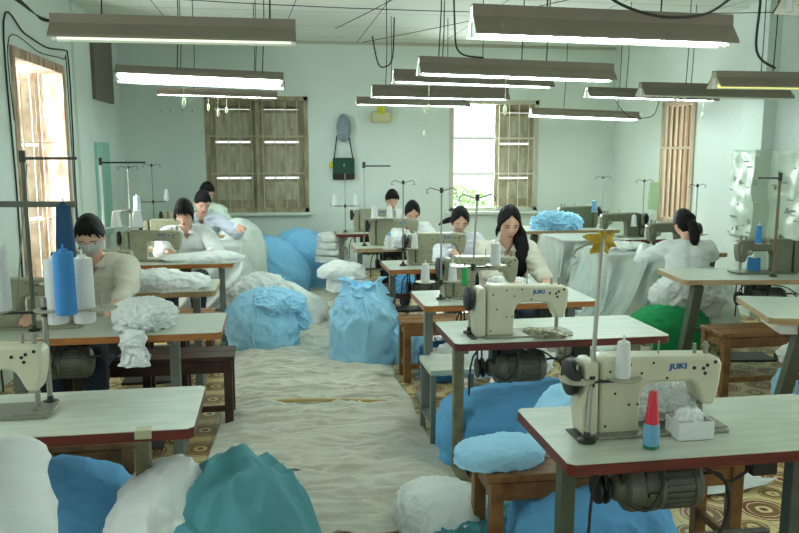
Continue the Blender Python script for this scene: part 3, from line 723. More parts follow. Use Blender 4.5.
# L4..L6
thread_stand(-1.42, 6.8, T0, 1.60, 1.04, 'pale thread stand with side bar before teal panel', trays=(.10, .27), arm='bar', aw=.36, flat=True, pm=white_pl, rod=.009, tr=.07)
cone(-1.32, 6.8, 1.042, 'white cone left of pair before the left corner', h=.14, r=.045, r2=.026)
cone(-1.15, 6.8, 1.042, 'wide white cone right of pair before the left corner', h=.14, r=.05, r2=.032)
thread_stand(-1.40, 7.9, T0, 1.52, 1.10, 'dark hooked thread stand behind the pale one, left', trays=(-.08, .07), tr=.06)
cone(-1.33, 7.9, 1.102, 'pale blue thread cone on dark hooked left stand', h=.14, r=.035, m=mat('pale_blue_thread', (196, 216, 232), .8), r2=.03)
thread_stand(-1.34, 9.0, T0, 1.52, 1.12, 'farthest hooked thread stand in the left corner', trays=(-.12, .14), tr=.05)
cone(-1.20, 9.0, 1.122, 'small white cone on the farthest left stand', h=.13, r=.03, r2=.024)
# RR
thread_stand(3.93, 8.95, T0, 1.36, .94, 'far right thread stand holding one blue cone', trays=(-.10, .09))
cone(3.83, 8.95, .942, 'blue thread cone on the far right stand', h=.14, r=.035, m=thread_lb)
thread_stand(3.92, 7.86, T0, 1.36, .87, 'thread stand with hanging cloth strip near right window', trays=(-.10, .10))
cone(3.82, 7.86, .872, 'white cone left of pair near the right window', h=.12, r=.03)
cone(4.02, 7.86, .872, 'white cone right of pair near the right window', h=.12, r=.03)
o = MB().prism([(-.06, 0), (.05, .01), (.06, -.3), (-.07, -.29)], -.01, .01).build('cloth_strip', mat('pale_green_cloth', (196, 220, 176), .9, bump=.4)); o.location = (4.03, 7.84, 1.34); tag(o, 'pale green cloth strip hanging from a thread stand hook', 'cloth')
thread_stand(3.88, 6.72, T0, 1.36, .90, 'plain hooked thread stand right of the ponytailed girl', trays=(.08,), aw=.08)
t = thread_stand(3.65, 5.20, T0, 1.50, 1.0, 'wooden L-shaped thread stand before the plastic sheet', trays=(-.13, -.06), arm='bar', adir=-1, aw=.17, flat=True, pm=mat('stand_wood', (120, 104, 76), .6), rod=.011, tr=.02)
cone(3.51, 5.20, 1.0, 'blue thread cone on the wooden L-shaped stand', h=.14, r=.024, m=thread_b, r2=.018)
cone(3.66, 5.46, T0, 'blue thread cone on the table under the olive machine', h=.11, r=.05, m=thread_b, r2=.045)

# white box of gauze on R1
t = thing('plastic_box', 'small white open box beside the red and blue cone', 'box', (1.33, 2.27, T0))
mb = MB(); a, b, hh = .06, .045, .06
mb.box((0, 0, .003), (2 * a, 2 * b, .006))
for s in (-1, 1): mb.box((s * a, 0, hh / 2), (.004, 2 * b, hh)); mb.box((0, s * b, hh / 2), (2 * a, .004, hh))
mb.build('box_shell', white_pl, t, bevel=.001)

# ---------------------------------------------------------------- cloth
def blob(name, lab, cat, c, r, m, seed=0, amp=.08, fs=3.0, crease=.05, cs=5.0, level=5, floor=True, power=1.0, grp=None, lean=(0, 0), sharp=1.4, seam=None, seam_m=None, rot=0, topknot=None, fine=.012):
    """a stuffed cloth bundle: flattened underneath, creased by ridged noise; c is the point on the floor"""
    o0 = V((seed * 3.7, seed * 1.3, seed * 2.1)); rx, ry, rz = r
    def P(d):
        mr = max(r); q = V((d.x * rx, d.y * ry, d.z * rz * .7)) / mr
        n1 = noise.noise(q * fs * .5 + o0)
        rd = max(0, 1 - abs(noise.noise(q * cs * .8 + o0 * 2)) * 3.2)
        rd2 = max(0, 1 - abs(noise.noise(q * cs * 2.1 + o0)) * 3.0)
        rd3 = max(0, 1 - abs(noise.noise(q * cs * 4.5 + o0)) * 2.6)
        k = amp * n1 * 2 + crease * (rd ** sharp - .3) + crease * .45 * (rd2 - .3) + crease * .12 * rd3 + fine * noise.noise(q * 20 + o0)
        zb = (abs(d.z) ** power) * (1 if d.z > 0 else -1) * rz
        n = V((d.x / rx, d.y / ry, d.z / rz)).normalized() * (k * (min(r) * .6 + mr * .4))
        x, y, z = d.x * rx + n.x, d.y * ry + n.y, zb + n.z
        zz = z + rz * .62
        if zz < 0:
            zz = zz * .02
        x += lean[0] * max(z, 0); y += lean[1] * max(z, 0)
        if zz < rz * .25: 
            f = 1 + .10 * (1 - zz / (rz * .25)); x *= f; y *= f
        return V((x, y, zz * (1 / 1.62) * 1.0))
    bm = bmesh.new(); bmesh.ops.create_icosphere(bm, subdivisions=level, radius=1)
    for v in bm.verts: v.co = P(v.co.normalized())
    me = bpy.data.meshes.new(name); bm.to_mesh(me); bm.free(); me.shade_smooth(); me.materials.append(m)
    o = bpy.data.objects.new(name, me); C.objects.link(o); o.location = c; o.rotation_euler = (0, 0, rot); tag(o, lab, cat, grp)
    if seam is not None:
        pts = []
        for i in range(28):
            t = -.5 + i / 27 * 1.9
            d = V((math.cos(seam + .06 * math.sin(t * 6)) * math.cos(t), math.sin(seam + .06 * math.sin(t * 6)) * math.cos(t), math.sin(t)))
            if t > 1.35: break
            pts.append(P(d.normalized()) * 1.008)
        MB().tube(pts, .008, 6).build('seam', seam_m or m, o)
    if topknot:
        kr, kh, km = topknot; mb = MB(); n = 72; K = 10; rnd = random.Random(seed)
        z0 = P(V((0, 0, 1))).z - .06
        for k in range(K + 1):
            u = k / K
            for i in range(n):
                a = 2 * PI * i / n
                ruf = 1 + (.07 + .10 * u) * math.sin(a * 7 + seed + 2 * u) + .22 * noise.noise(V((math.cos(a) * 3, math.sin(a) * 3, u * 2 + seed)))
                rr = kr * (1.25 - .95 * u + .75 * u * u) * ruf
                mb.v.append((lean[0] * rz * .6 + rr * math.cos(a), lean[1] * rz * .6 + rr * math.sin(a) * .8, z0 + kh * u * (1 + .35 * math.sin(a * 2 + seed) + .25 * noise.noise(V((math.cos(a) * 4, math.sin(a) * 4, 8))))))
        for k in range(K):
            for i in range(n): mb.f.append([k * n + i, k * n + (i + 1) % n, (k + 1) * n + (i + 1) % n, (k + 1) * n + i]); mb.m.append(0)
        mb.build('gathered_top', km, o, solid=.006, ang=3)
    return o

def H_(z): return z * 1.62 / 1.62
# rz: real height ~= rz (after the 1/1.62 factor the height is rz)
blob('cloth_bundle', 'round blue bundle with a vertical seam on the aisle sheet', 'bundle', (-.13, 6.68, .01), (.31, .31, .51), blue_f, 1, amp=.05, crease=.05, power=.95, seam=-1.75)
blob('cloth_bundle', 'tall bright blue sack with gathered top on the aisle', 'sack', (.68, 6.08, .01), (.275, .27, .60), blue_f, 2, amp=.04, crease=.08, power=.72, seam=-1.6, topknot=(.16, .10, blue_f))
blob('crumpled_cloth', 'crumpled blue cloth spilling over the seamed round bundle', 'cloth', (-.0, 6.62, .33), (.24, .24, .18), blue_f, 5, amp=.10, crease=.13, cs=3.2, level=6, rot=-.1)
blob('crumpled_cloth', 'blue cloth end hanging at the right of the seamed bundle', 'cloth', (.20, 6.60, .16), (.07, .08, .22), blue_f, 51, amp=.10, crease=.16, cs=5)
blob('gauze_heap', 'white gauze heap behind the seamed blue bundle', 'gauze', (-.16, 7.25, .0), (.33, .36, .56), white_f, 3, amp=.08, crease=.10, cs=5, level=6)
blob('gauze_bundle', 'smooth white bundle leaning right of the gauze heap', 'bundle', (.14, 7.5, .0), (.34, .36, .42), white_f, 4, amp=.10, crease=.03, cs=3, lean=(-.3, 0))
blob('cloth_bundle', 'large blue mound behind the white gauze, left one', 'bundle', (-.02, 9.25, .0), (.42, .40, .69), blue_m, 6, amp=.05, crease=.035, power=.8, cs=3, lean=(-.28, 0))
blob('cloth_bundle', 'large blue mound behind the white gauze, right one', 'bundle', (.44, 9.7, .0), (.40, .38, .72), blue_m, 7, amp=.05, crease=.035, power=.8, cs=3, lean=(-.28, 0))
blob('gauze_heap', 'rounded white gauze mound behind the far left tables', 'gauze', (-.42, 9.0, .0), (.30, .35, .92), gauze_d, 8, amp=.05, crease=.05, power=.7, cs=3)
for k, (w_, l_) in enumerate(((.19, 'lowest'), (.185, 'second'), (.17, 'third'), (.175, 'topmost'))):
    blob('folded_cloth', 'folded white cloth under the red edged far table, %s of the stack' % l_, 'cloth', (.64 + .01 * (k % 2), 9.05, .40 + k * .082), (w_, .2, .085), white_f, 60 + k, amp=.04, crease=.05, power=.5, grp='folded cloths stacked under the far table')
blob('folded_cloth', 'white cloth drooping off a stool behind the sack, lower layer', 'cloth', (.68, 7.45, .34), (.20, .22, .15), white_f, 10, amp=.08, crease=.07, cs=3, power=.7)
blob('folded_cloth', 'white cloth drooping off a stool behind the sack, upper layer', 'cloth', (.62, 7.42, .47), (.23, .2, .15), white_f, 12, amp=.10, crease=.07, cs=3, power=.7)
blob('cloth_bundle', 'small blue bundle between the sack and wooden bench', 'bundle', (1.0, 6.0, .0), (.14, .16, .34), blue_f, 11, amp=.05, crease=.08)
blob('cloth_bundle', 'blue plastic bundle under the orange edged table', 'bundle', (1.18, 5.55, .0), (.15, .2, .26), thread_b, 12, amp=.1, crease=.12)
blob('cloth_bundle', 'small blue bundle on shelf under far centre table', 'bundle', (1.14, 6.9, .40), (.11, .12, .20), blue_shade, 13, amp=.1, crease=.1)
# under R1/R2
blob('cloth_bundle', 'large blue sack under the second right table', 'sack', (1.35, 3.95, .0), (.50, .30, .44), blue_shade, 14, amp=.06, crease=.05, power=.8)
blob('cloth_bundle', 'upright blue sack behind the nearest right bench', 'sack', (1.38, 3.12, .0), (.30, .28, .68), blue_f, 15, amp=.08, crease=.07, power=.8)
blob('cloth_bundle', 'blue cloth filling the space under nearest right table', 'bundle', (1.20, 2.74, .0), (.34, .26, .40), blue_shade, 16, amp=.05, crease=.05, power=.7)
blob('cloth_pillow', 'flat blue cloth bag lying on the wooden bench end', 'bag', (.86, 2.84, .465), (.19, .13, .085), blue_f, 17, amp=.05, crease=.05, power=.7, rot=.15)
# bottom centre
blob('cloth_bundle', 'white cloth bundle on the floor left of bench', 'bundle', (.69, 3.12, .0), (.21, .24, .26), white_f, 18, amp=.06, crease=.05, rot=.2)
blob('cloth_bundle', 'dark teal cloth crumpled on the floor under bench', 'cloth', (.83, 3.0, .0), (.30, .20, .17), teal_f, 19, amp=.14, crease=.16, level=6)
# bottom left
blob('cloth_bundle', 'white cloth bundle under the nearest left table', 'bundle', (-.40, 2.74, .0), (.23, .30, .57), white_f, 20, amp=.06, crease=.07)
blob('cloth_bundle', 'blue cloth sack coloured dark for shade under nearest left table', 'sack', (-.86, 3.0, .0), (.36, .28, .50), blue_shade, 21, amp=.06, crease=.05)
# teal cloth draped over the white bundle: a folded sheet
def drape(name, lab, cat, m, cx, cy, w, d, hf, seed=0, rot=0, n=(110, 90), thick=.004, amp=.02):
    mb = MB(); nx, ny = n; cr, sr = math.cos(rot), math.sin(rot)
    for i in range(nx + 1):
        for j in range(ny + 1):
            u = (i / nx - .5) * w; v = (j / ny - .5) * d
            if i in (0, nx) or j in (0, ny):
                pass
            if lab.startswith('cream cotton'): u += .05 * noise.noise(V((v * 2.3, seed, 0))) * (u / w * 2)
            x = cx + u * cr - v * sr; y = cy + u * sr + v * cr
            mb.v.append((x, y, hf(x, y, u, v)))
    for i in range(nx):
        for j in range(ny): a = i * (ny + 1) + j; mb.f.append([a, a + ny + 1, a + ny + 2, a + 1]); mb.m.append(0)
    o = mb.build(name, m, solid=thick, ang=3); return tag(o, lab, cat)
def teal_h(x, y, u, v):
    r = math.sqrt(((x + .15) / .34) ** 2 + ((y - 2.72) / .46) ** 2)
    z = .52 * max(0, 1 - r ** 2.2) ** .6 if r < 1 else 0
    q = V((x * 2.2 + y * 1.2, y * 1.6 - x, 0))
    rd = max(0, 1 - abs(noise.noise(q * 2.6)) * 3); rd2 = max(0, 1 - abs(noise.noise(V((x * 1.5 - y * 2, x * 2.5, 5)) * 2.2)) * 3.5)
    return .012 + z + rd * .05 + rd2 * .03 + .02 * noise.noise(V((x * 5, y * 5, 3)))
drape('draped_cloth', 'teal cloth draped in folds over bundles, bottom left', 'cloth', teal_f, -.13, 2.76, .56, .90, teal_h, 1, .15)

# floor sheets in the aisle
def sheet_h(seed, lift):
    def h(x, y, u, v):
        s3 = 1 - abs(noise.noise(V((x * 1.6 + y, y * 13 + noise.noise(V((x * 3, y * 3, seed))), seed + 9)))) * 6
        s = 1 - abs(noise.noise(V((x * 1.1, y * 5.5 + .5 * noise.noise(V((x * 2, y * 2, seed))), seed)))) * 4
        s2 = 1 - abs(noise.noise(V((x * 3 + y * 2, y * 9, seed + 4)))) * 3.5
        e = min(1, max(0, (.60 - abs(u)) / .12))
        return lift + (max(s, 0) * .024 + max(s2, 0) * .020 + max(s3, 0) * .018) * e + .006 * noise.noise(V((x * 4, y * 6, seed)))
    return h
G = 'cotton sheets laid along the aisle floor'
for k, (cx, cy, w, d, rot, lift, lab) in enumerate([
        (.20, 8.6, 1.30, 3.1, .02, .004, 'cream cotton sheet on the aisle floor, farthest from camera'),
        (.26, 6.10, 1.22, 2.25, .0, .012, 'cream cotton sheet on the aisle floor under the blue sacks'),
        (.24, 4.40, 1.24, 1.20, -.02, .020, 'cream cotton sheet on the aisle floor, third from back'),
        (.24, 3.62, 1.30, 1.0, .02, .026, 'cream cotton sheet on the aisle floor nearest the camera')]):
    o = drape('floor_sheet', lab, 'sheet', sheet_f, cx, cy, w, d, sheet_h(k * 5 + 1, lift), k, rot, n=(80, int(d * 130))); o['group'] = G
o = MB().tube([(-.08, 5.0, .048), (.2, 4.97, .052), (.45, 4.93, .05), (.70, 4.87, .048)], .011, 8).build('floor_gap_strip', mat('lit_floor_tan', (190, 160, 90), .6)); tag(o, 'thin tan strip added for lit floor between aisle sheets', 'strip')  # added strip standing in for lit floor glimpsed between two sheets
drape('floor_sheet', 'pale cloth on the tiles behind the nearest right table', 'sheet', mat('pale_floor_cloth', (200, 206, 200), .9, bump=.6, bscale=8, stretch=(1, 3, 1)), 2.05, 3.55, .75, .5, sheet_h(31, .006), 3, .1, n=(50, 40))

# sheer gauze over right tables
def table_drape(name, lab, x0, x1, y0, y1, z, dl, df, seed, m=gauze, dr=.05, db=.05, flare=.35):
    mb = MB(); nx, ny = 120, 90
    for i in range(nx + 1):
        for j in range(ny + 1):
            a = x0 - dl + (x1 - x0 + dl + dr) * i / nx; b = y0 - df + (y1 - y0 + df + db) * j / ny
            px = min(max(a, x0), x1); py = min(max(b, y0), y1)
            ox, oy = a - px, b - py; ov = math.hypot(ox, oy)
            if ov > 0:
                dx, dy = ox / ov, oy / ov
                per = a * 1.0 - b * 1.0
                fo = math.sin(per * 26 + seed + 2 * noise.noise(V((per * 3, seed, 0)))) * .5 + .5
                out = flare * ov * (.35 + .65 * fo) + .01
                zz = max(z - ov, .012 + .01 * fo)
                if z - ov < .012: out += (ov - z) * .8
                p = (px + dx * out, py + dy * out, zz)
            else:
                p = (px, py, z + .006 * noise.noise(V((px * 9, py * 9, seed))) + .004)
            mb.v.append(p)
    for i in range(nx):
        for j in range(ny): a = i * (ny + 1) + j; mb.f.append([a, a + ny + 1, a + ny + 2, a + 1]); mb.m.append(0)
    o = mb.build(name, m, ang=3); return tag(o, lab, 'gauze')
table_drape('sheer_gauze', 'sheer white gauze hanging over the table behind the girl', 2.93, 3.60, 7.60, 8.24, .762, .72, .70, 1)
table_drape('sheer_gauze', 'sheer white gauze hanging from the ponytailed girl\'s table', 2.93, 3.70, 6.48, 7.04, .762, .72, .70, 2, flare=.5)
table_drape('sheer_gauze', 'sheer white gauze hanging from the second-last left table', -1.0, -.345, 7.68, 8.17, .762, .05, .72, 3, dr=.72)
def flow(name, lab, A0, A1, B0, B1, m, folds=9, seed=0, sagk=.25, nu=110, nv=60):
    A0, A1, B0, B1 = map(V, (A0, A1, B0, B1)); mb = MB()
    for i in range(nu + 1):
        t = i / nu + .02 * noise.noise(V((i / nu * 5, seed, 0)))
        for j in range(nv + 1):
            u = j / nv; p = A0.lerp(A1, t).lerp(B0.lerp(B1, t), u)
            p.z -= sagk * math.sin(PI * u) * (p.z + .05) * .9
            ph = t * folds * 2 * PI + 1.5 * noise.noise(V((t * 3, u * 2, seed)))
            a = .012 + .03 * u
            p += V((.6, -.5, .6)) * a * (math.sin(ph) + .5 * math.sin(ph * 2.3 + 1)); p.z = max(p.z, .012)
            mb.v.append(tuple(p))
    for i in range(nu):
        for j in range(nv): a = i * (nv + 1) + j; mb.f.append([a, a + nv + 1, a + nv + 2, a + 1]); mb.m.append(0)
    return tag(mb.build(name, m, ang=3), lab, 'gauze')
flow('sheer_gauze', 'sheer gauze stretching from the girl\'s hands down to the floor', (2.90, 6.95, .78), (3.26, 6.36, .76), (2.28, 6.5, .03), (2.50, 5.75, .03), gauze, 8, 1)
blob('gauze_heap', 'low sheer gauze heap spilling onto the floor, right centre', 'gauze', (2.62, 5.85, .0), (.36, .36, .24), gauze_d, 22, amp=.08, crease=.08, cs=4, level=6)
blob('gauze_heap', 'white gauze heap right of the long-haired woman', 'gauze', (2.32, 6.4, .0), (.30, .42, .60), gauze_d, 23, amp=.08, crease=.08, cs=4, lean=(-.3, 0))
blob('cloth_bundle', 'bright green bundle under the white gauze, right side', 'bundle', (3.24, 5.93, .0), (.36, .22, .42), green_f, 24, amp=.05, crease=.06, power=.65)
blob('gauze_heap', 'thick white gauze heap on the bright green bundle', 'gauze', (3.42, 6.0, .31), (.31, .20, .37), white_f, 25, amp=.08, crease=.08, cs=3, level=6)
blob('gauze_heap', 'pale gauze heap under the olive machine\'s table', 'gauze', (3.75, 6.35, .0), (.35, .3, .66), gauze_d, 26, amp=.1, crease=.1, cs=4)
blob('gauze_heap', 'gauze heap on the right table before the girl\'s machine', 'gauze', (3.25, 6.78, .765), (.22, .16, .06), white_f, 27, amp=.12, crease=.2, cs=4)
blob('crumpled_cloth', 'crumpled blue cloth heap on the farthest right table', 'cloth', (3.30, 8.85, .75), (.30, .17, .20), blue_f, 28, amp=.15, crease=.18, cs=5, level=6)
blob('cloth_bundle', 'blue bundle topped white at the right photo edge', 'bundle', (3.35, 4.35, .0), (.20, .18, .36), blue_f, 29, amp=.05, crease=.06)
blob('crumpled_cloth', 'white cloth on top of the bundle at right edge', 'cloth', (3.36, 4.35, .32), (.19, .16, .16), white_f, 30, amp=.1, crease=.1)
# cloth on tables
blob('cloth_pile', 'fluffy white cloth heap held by the masked worker', 'cloth', (-.70, 4.20, .74), (.15, .15, .17), white_f, 31, amp=.12, crease=.16, cs=5, level=6)
blob('cloth_pile', 'white cloth hanging off the table edge beside masked worker', 'cloth', (-.72, 3.99, .60), (.085, .04, .17), white_f, 32, amp=.2, crease=.2, cs=4, level=5)
blob('cloth_pile', 'crumpled pale cloth heap on the table behind masked worker', 'cloth', (-.78, 5.45, .745), (.36, .20, .12), white_f, 33, amp=.12, crease=.10, cs=4, level=6)
blob('cloth_pile', 'white cloth spread under the hands of the open-collar woman', 'cloth', (-.62, 6.76, .745), (.38, .18, .085), white_f, 34, amp=.10, crease=.06, cs=4, level=6)
blob('cloth_pile', 'white cloth feeding through the nearest right machine', 'cloth', (1.33, 2.52, .745), (.17, .13, .14), white_f, 35, amp=.12, crease=.25, cs=5, level=6)
blob('cloth_pile', 'fluff of white cloth inside the small plastic box', 'cloth', (1.33, 2.27, .762), (.05, .036, .08), white_f, 36, amp=.2, crease=.25, cs=4)
blob('cloth_pile', 'white cloth on the table before red-collared worker', 'cloth', (1.22, 7.45, .75), (.16, .13, .14), white_f, 37, amp=.15, crease=.15, cs=4)
blob('cloth_pile', 'flat white cloth under the orange edged centre table', 'cloth', (1.35, 4.7, .30), (.42, .28, .16), white_f, 38, amp=.12, crease=.12, cs=4)
blob('cloth_pile', 'white cloth on the shelf before long-haired woman', 'cloth', (1.55, 5.0, .755), (.15, .08, .08), white_f, 39, amp=.12, crease=.2, cs=4)
o = MB().prism([(0, 0), (.08, .03), (.22, 0), (.235, -.035), (.15, -.045), (.02, -.03)], -.008, .008, 0, 'xy').build('folder_scrap', mat('printed_scrap', (140, 128, 98), .8, col2=(210, 206, 180), vscale=40)); o.location = (1.19, 3.60, .80); o.rotation_euler = (-.9, .25, .1); tag(o, 'printed cloth scrap tucked under the second cream machine', 'scrap')
o = blob('red_cloth', 'small red cloth behind the masked worker\'s elbow', 'cloth', (-.72, 5.15, .58), (.06, .05, .12), mat('red_cloth', (226, 60, 72), .8), 40, amp=.2, crease=.3)

# ---------------------------------------------------------------- benches and stools
def bench(x0, x1, y0, y1, h, m, lab, leg=.05, grp='wooden benches', low=.12):
    cx, cy = (x0 + x1) / 2, (y0 + y1) / 2; hx, hy = (x1 - x0) / 2, (y1 - y0) / 2
    t = thing('wooden_bench', lab, 'bench', (cx, cy, 0), 0, grp)
    n = 2; mb = MB()
    for k in range(n):
        w = 2 * hy / n; mb.box((0, -hy + w * (k + .5), h - .015), (2 * hx + .03, w - .006, .03))
    mb.build('seat', m, t, bevel=.004)
    for sx in (-1, 1):
        for sy in (-1, 1):
            MB().box((sx * (hx - leg / 2), sy * (hy - leg / 2), (h - .03) / 2), (leg, leg, h - .03)).build('leg', m, t, bevel=.003)
    mb = MB()
    for sy in (-1, 1): mb.box((0, sy * (hy - leg / 2), h - .07), (2 * hx - leg, .025, .07))
    for sx in (-1, 1): mb.box((sx * (hx - leg / 2), 0, h - .07), (.025, 2 * hy - leg, .07))
    mb.build('apron', m, t, bevel=.002)
    mb = MB()
    for sx in (-1, 1): mb.box((sx * (hx - leg / 2), 0, low), (.025, 2 * hy - leg, .035))
    mb.box((0, -hy + leg / 2, low), (2 * hx - leg, .025, .035))
    mb.build('stretcher', m, t, bevel=.002)
    return t
bench(.78, 1.82, 2.68, 2.98, .465, bench_w, 'brown wooden bench behind the nearest right table')
bench(-1.25, -.28, 4.66, 4.94, .45, bench_d, 'dark wooden bench where the masked worker sits')
bench(-1.35, -.62, 3.30, 3.58, .45, bench_w, 'wooden bench behind the nearest left table')
bench(.90, 1.9, 5.40, 5.66, .45, bench_w, 'wooden bench where the long-haired woman sits')
bench(2.99, 3.9, 4.72, 5.02, .45, bench_w, 'wooden bench between the two right side tables')
bench(-1.20, -.5, 5.95, 6.2, .45, bench_w, 'small wooden bench behind the cloth covered left table')
bench(-.86, -.58, 4.99, 5.2, .575, bench_d, 'small wooden stool with red cloth behind the masked worker')
bench(.95, 1.85, 6.85, 7.1, .45, bench_d, 'wooden bench where the woman with side ponytail sits')
# grey metal stool beside R2
t = thing('metal_stool', 'small grey metal stand with white top beside second table', 'stand', (.97, 4.32, 0))
MB().box((0, 0, .44), (.26, .34, .03)).build('seat', top_m, t, bevel=.004)
for sx in (-1, 1):
    for sy in (-1, 1): MB().box((sx * .11, sy * .15, .2125), (.03, .03, .425)).build('leg', leg_s, t, bevel=.002)
MB().beam((-.11, -.15, .12), (.11, -.15, .12), .02, .02).beam((-.11, -.15, .12), (-.11, .15, .12), .02, .02).build('stretcher', leg_s, t)

# ---------------------------------------------------------------- people
def head_pt(d):
    """unit direction -> point on a head that faces -y, centre at the origin"""
    x, y, z = d.x * .074, d.y * .094, d.z * .115
    if z < 0:
        k = (-z / .115)
        x *= 1 - .30 * k ** 1.4
        if y < 0: y *= 1 - .10 * k
        else: y *= 1 - .35 * k
    if y < 0:
        y *= .94
        f = max(0, -d.y)
        def g(cx, cz, sx, sz): return math.exp(-((x - cx) / sx) ** 2 - ((z - cz) / sz) ** 2)
        y -= .021 * g(0, -.028, .011, .016) + .010 * g(0, -.006, .009, .02)
        y += .008 * (g(.030, .004, .016, .011) + g(-.030, .004, .016, .011))
        y -= .004 * (g(.030, .022, .02, .008) + g(-.030, .022, .02, .008))
        y -= .006 * g(0, -.062, .02, .009) + .007 * g(0, -.092, .02, .012)
        y -= .004 * (g(.04, -.03, .02, .02) + g(-.04, -.03, .02, .02))
    return V((x, y, z))

def person(lab, loc, rz, head, pitch=.35, yaw=0, roll=0, handL=None, handR=None, shirt=shirt_w, hair='short', vox=.0062,
           mask=False, collar=None, sleeve=.95, size=1.0, tail=0, legs=True, build_face=True, width=1.0, trous=jeans, elbow_out=.6):
    """seated, facing local -y. head = centre of the head in local coordinates"""
    Hc = V(head); Rh = Euler((pitch, roll, yaw), 'XYZ').to_matrix()
    pel = V((0, 0, .53)); nb = Hc + Rh @ V((0, .025, -.115)) + V((0, .02, -.05)); ch = nb.lerp(pel, .32) + V((0, .02, 0)); wa = nb.lerp(pel, .68) + V((0, .01, 0))
    sw = .165 * width
    def shoulders(s): return nb + V((s * sw, .01, -.055))
    hands = {-1: V(handL) if handL else V((-.14, -.42, .80)), 1: V(handR) if handR else V((.14, -.42, .80))}
    joints = {}
    for s in (-1, 1):
        S = shoulders(s); W = hands[s]; a, b = .27, .245; D = (W - S); d = min(D.length, a + b - .005); dn = D.normalized()
        W = S + dn * d; k = (a * a - b * b + d * d) / (2 * d); hgt = math.sqrt(max(a * a - k * k, 0))
        pole = V((s * elbow_out, .25, -.9)); pole = (pole - dn * pole.dot(dn)).normalized()
        joints[s] = (S, S + dn * k + pole * hgt, W)
    m = MB()
    # head
    nI, nJ = 48, 36; vs = []
    for j in range(1, nJ):
        ph = PI * j / nJ
        for i in range(nI):
            t = 2 * PI * i / nI; vs.append(Hc + Rh @ head_pt(V((math.sin(ph) * math.cos(t), math.sin(ph) * math.sin(t), math.cos(ph)))))
    vs += [Hc + Rh @ head_pt(V((0, 0, 1))), Hc + Rh @ head_pt(V((0, 0, -1)))]
    fs = [(j * nI + i, (j + 1) * nI + i, (j + 1) * nI + (i + 1) % nI, j * nI + (i + 1) % nI) for j in range(nJ - 2) for i in range(nI)]
    TT = (nJ - 1) * nI; fs += [(TT, i, (i + 1) % nI) for i in range(nI)] + [(TT + 1, (nJ - 2) * nI + (i + 1) % nI, (nJ - 2) * nI + i) for i in range(nI)]
    m.add(vs, fs)
    for s in (-1, 1): m.ell(Hc + Rh @ V((s * .074, .012, -.008)), (.011, .017, .03), 12, 8, R=Rh)
    m.cap(nb + V((0, .01, -.03)), Hc + Rh @ V((0, .02, -.06)), .053, .047)
    # torso
    for s in (-1, 1):
        m.cap(pel + V((s * .07, 0, 0)), wa + V((s * .05, 0, 0)), .105, .095); m.cap(wa + V((s * .05, 0, 0)), ch + V((s * .065 * width, 0, 0)), .095, .10)
        S, E, W = joints[s]
        m.cap(ch + V((s * .05, 0, .02)), S + V((-s * .02, .0, 0)), .09, .05); m.cap(nb + V((0, .015, -.03)), S, .045, .047)
        m.cap(S, E, .045, .036); m.cap(E, W, .036, .024)
        # hand: palm, four unequal bent fingers and a thumb from the palm's side
        fd = (W - E); fd = V((fd.x, fd.y, -.04)).normalized(); side = fd.cross(V((0, 0, 1))).normalized() * s
        up = V((0, 0, 1)); inn = -side if True else side
        pc = W + fd * .045
        for q in (-.027, -.009, .009, .027): m.cap(W + fd * .012 + side * q * .6, W + fd * .078 + side * q, .0135, .0105, 8)
        for q, L in ((-.029, .060), (-.010, .072), (.010, .068), (.029, .052)):
            b0 = W + fd * .078 + side * q; b1 = b0 + fd * L * .55 + side * q * .15 - up * .006; b2 = b1 + fd * L * .4 - up * .022
            m.cap(b0, b1, .0095, .0085, 8); m.cap(b1, b2, .0085, .007, 8)
        t0 = W + fd * .022 - side * .028; t1 = t0 + fd * .03 - side * .024 - up * .004; t2 = t1 + fd * .030 - side * .004 - up * .01
        m.cap(t0, t1, .0125, .010, 8); m.cap(t1, t2, .010, .008, 8)
    knee = {}
    for s in (-1, 1):
        hip = pel + V((s * .09, 0, -.0)); kn = V((s * .12, -.42, .52)); an = V((s * .12, -.40, .09)); knee[s] = (hip, kn, an)
        m.cap(hip, kn, .085, .06); m.cap(kn, an, .056, .036); m.cap(an + V((0, .02, -.045)), an + V((0, -.14, -.055)), .035, .028)
    body = baked('person', m, skin_m, vox, None, smooth_it=1)
    body.location = loc; body.rotation_euler = (0, 0, rz); body.scale = (size,) * 3
    tag(body, lab, 'person')
    # shirt
    g = .017; m = MB()
    for s in (-1, 1):
        m.cap(pel + V((s * .07, 0, -.03)), wa + V((s * .05, 0, 0)), .115 + g, .10 + g); m.cap(wa + V((s * .05, 0, 0)), ch + V((s * .065 * width, 0, 0)), .10 + g, .105 + g)
        S, E, W = joints[s]
        m.cap(ch + V((s * .05, 0, .02)), S + V((-s * .02, 0, 0)), .095 + g, .052 + g); m.cap(nb + V((0, .015, -.035)), S, .047 + g, .050 + g)
        m.cap(S, E, .056 + g, .046 + g)
        if sleeve > .5: m.cap(E, E.lerp(W, sleeve - .12), .046 + g, .030 + g)
    o_ = V(loc)
    def wr(p, n):
        q = V((p.x * 3, p.y * 3, p.z * 9)) + o_
        return p + n * (.011 * (max(0, 1 - abs(noise.noise(q)) * 3)) + .007 * max(0, 1 - abs(noise.noise(q * 2.1 + o_)) * 3) + .008 * noise.noise(p * 9 + o_) - .004)
    sh = baked('shirt', m, shirt, .0105, body, smooth_it=3, deform=wr)
    bm = bmesh.new(); bm.from_mesh(sh.data); dead = []
    for f_ in bm.faces:
        c_ = f_.calc_center_median(); dz = c_.z - (nb.z - .105)
        if c_.y < nb.y - .02 and 0 < dz < .16 and abs(c_.x - nb.x) < .004 + .42 * dz: dead.append(f_)
    bmesh.ops.delete(bm, geom=dead, context='FACES'); bm.to_mesh(sh.data); bm.free()
    # collar: two flaps
    cm = collar or shirt; m = MB()
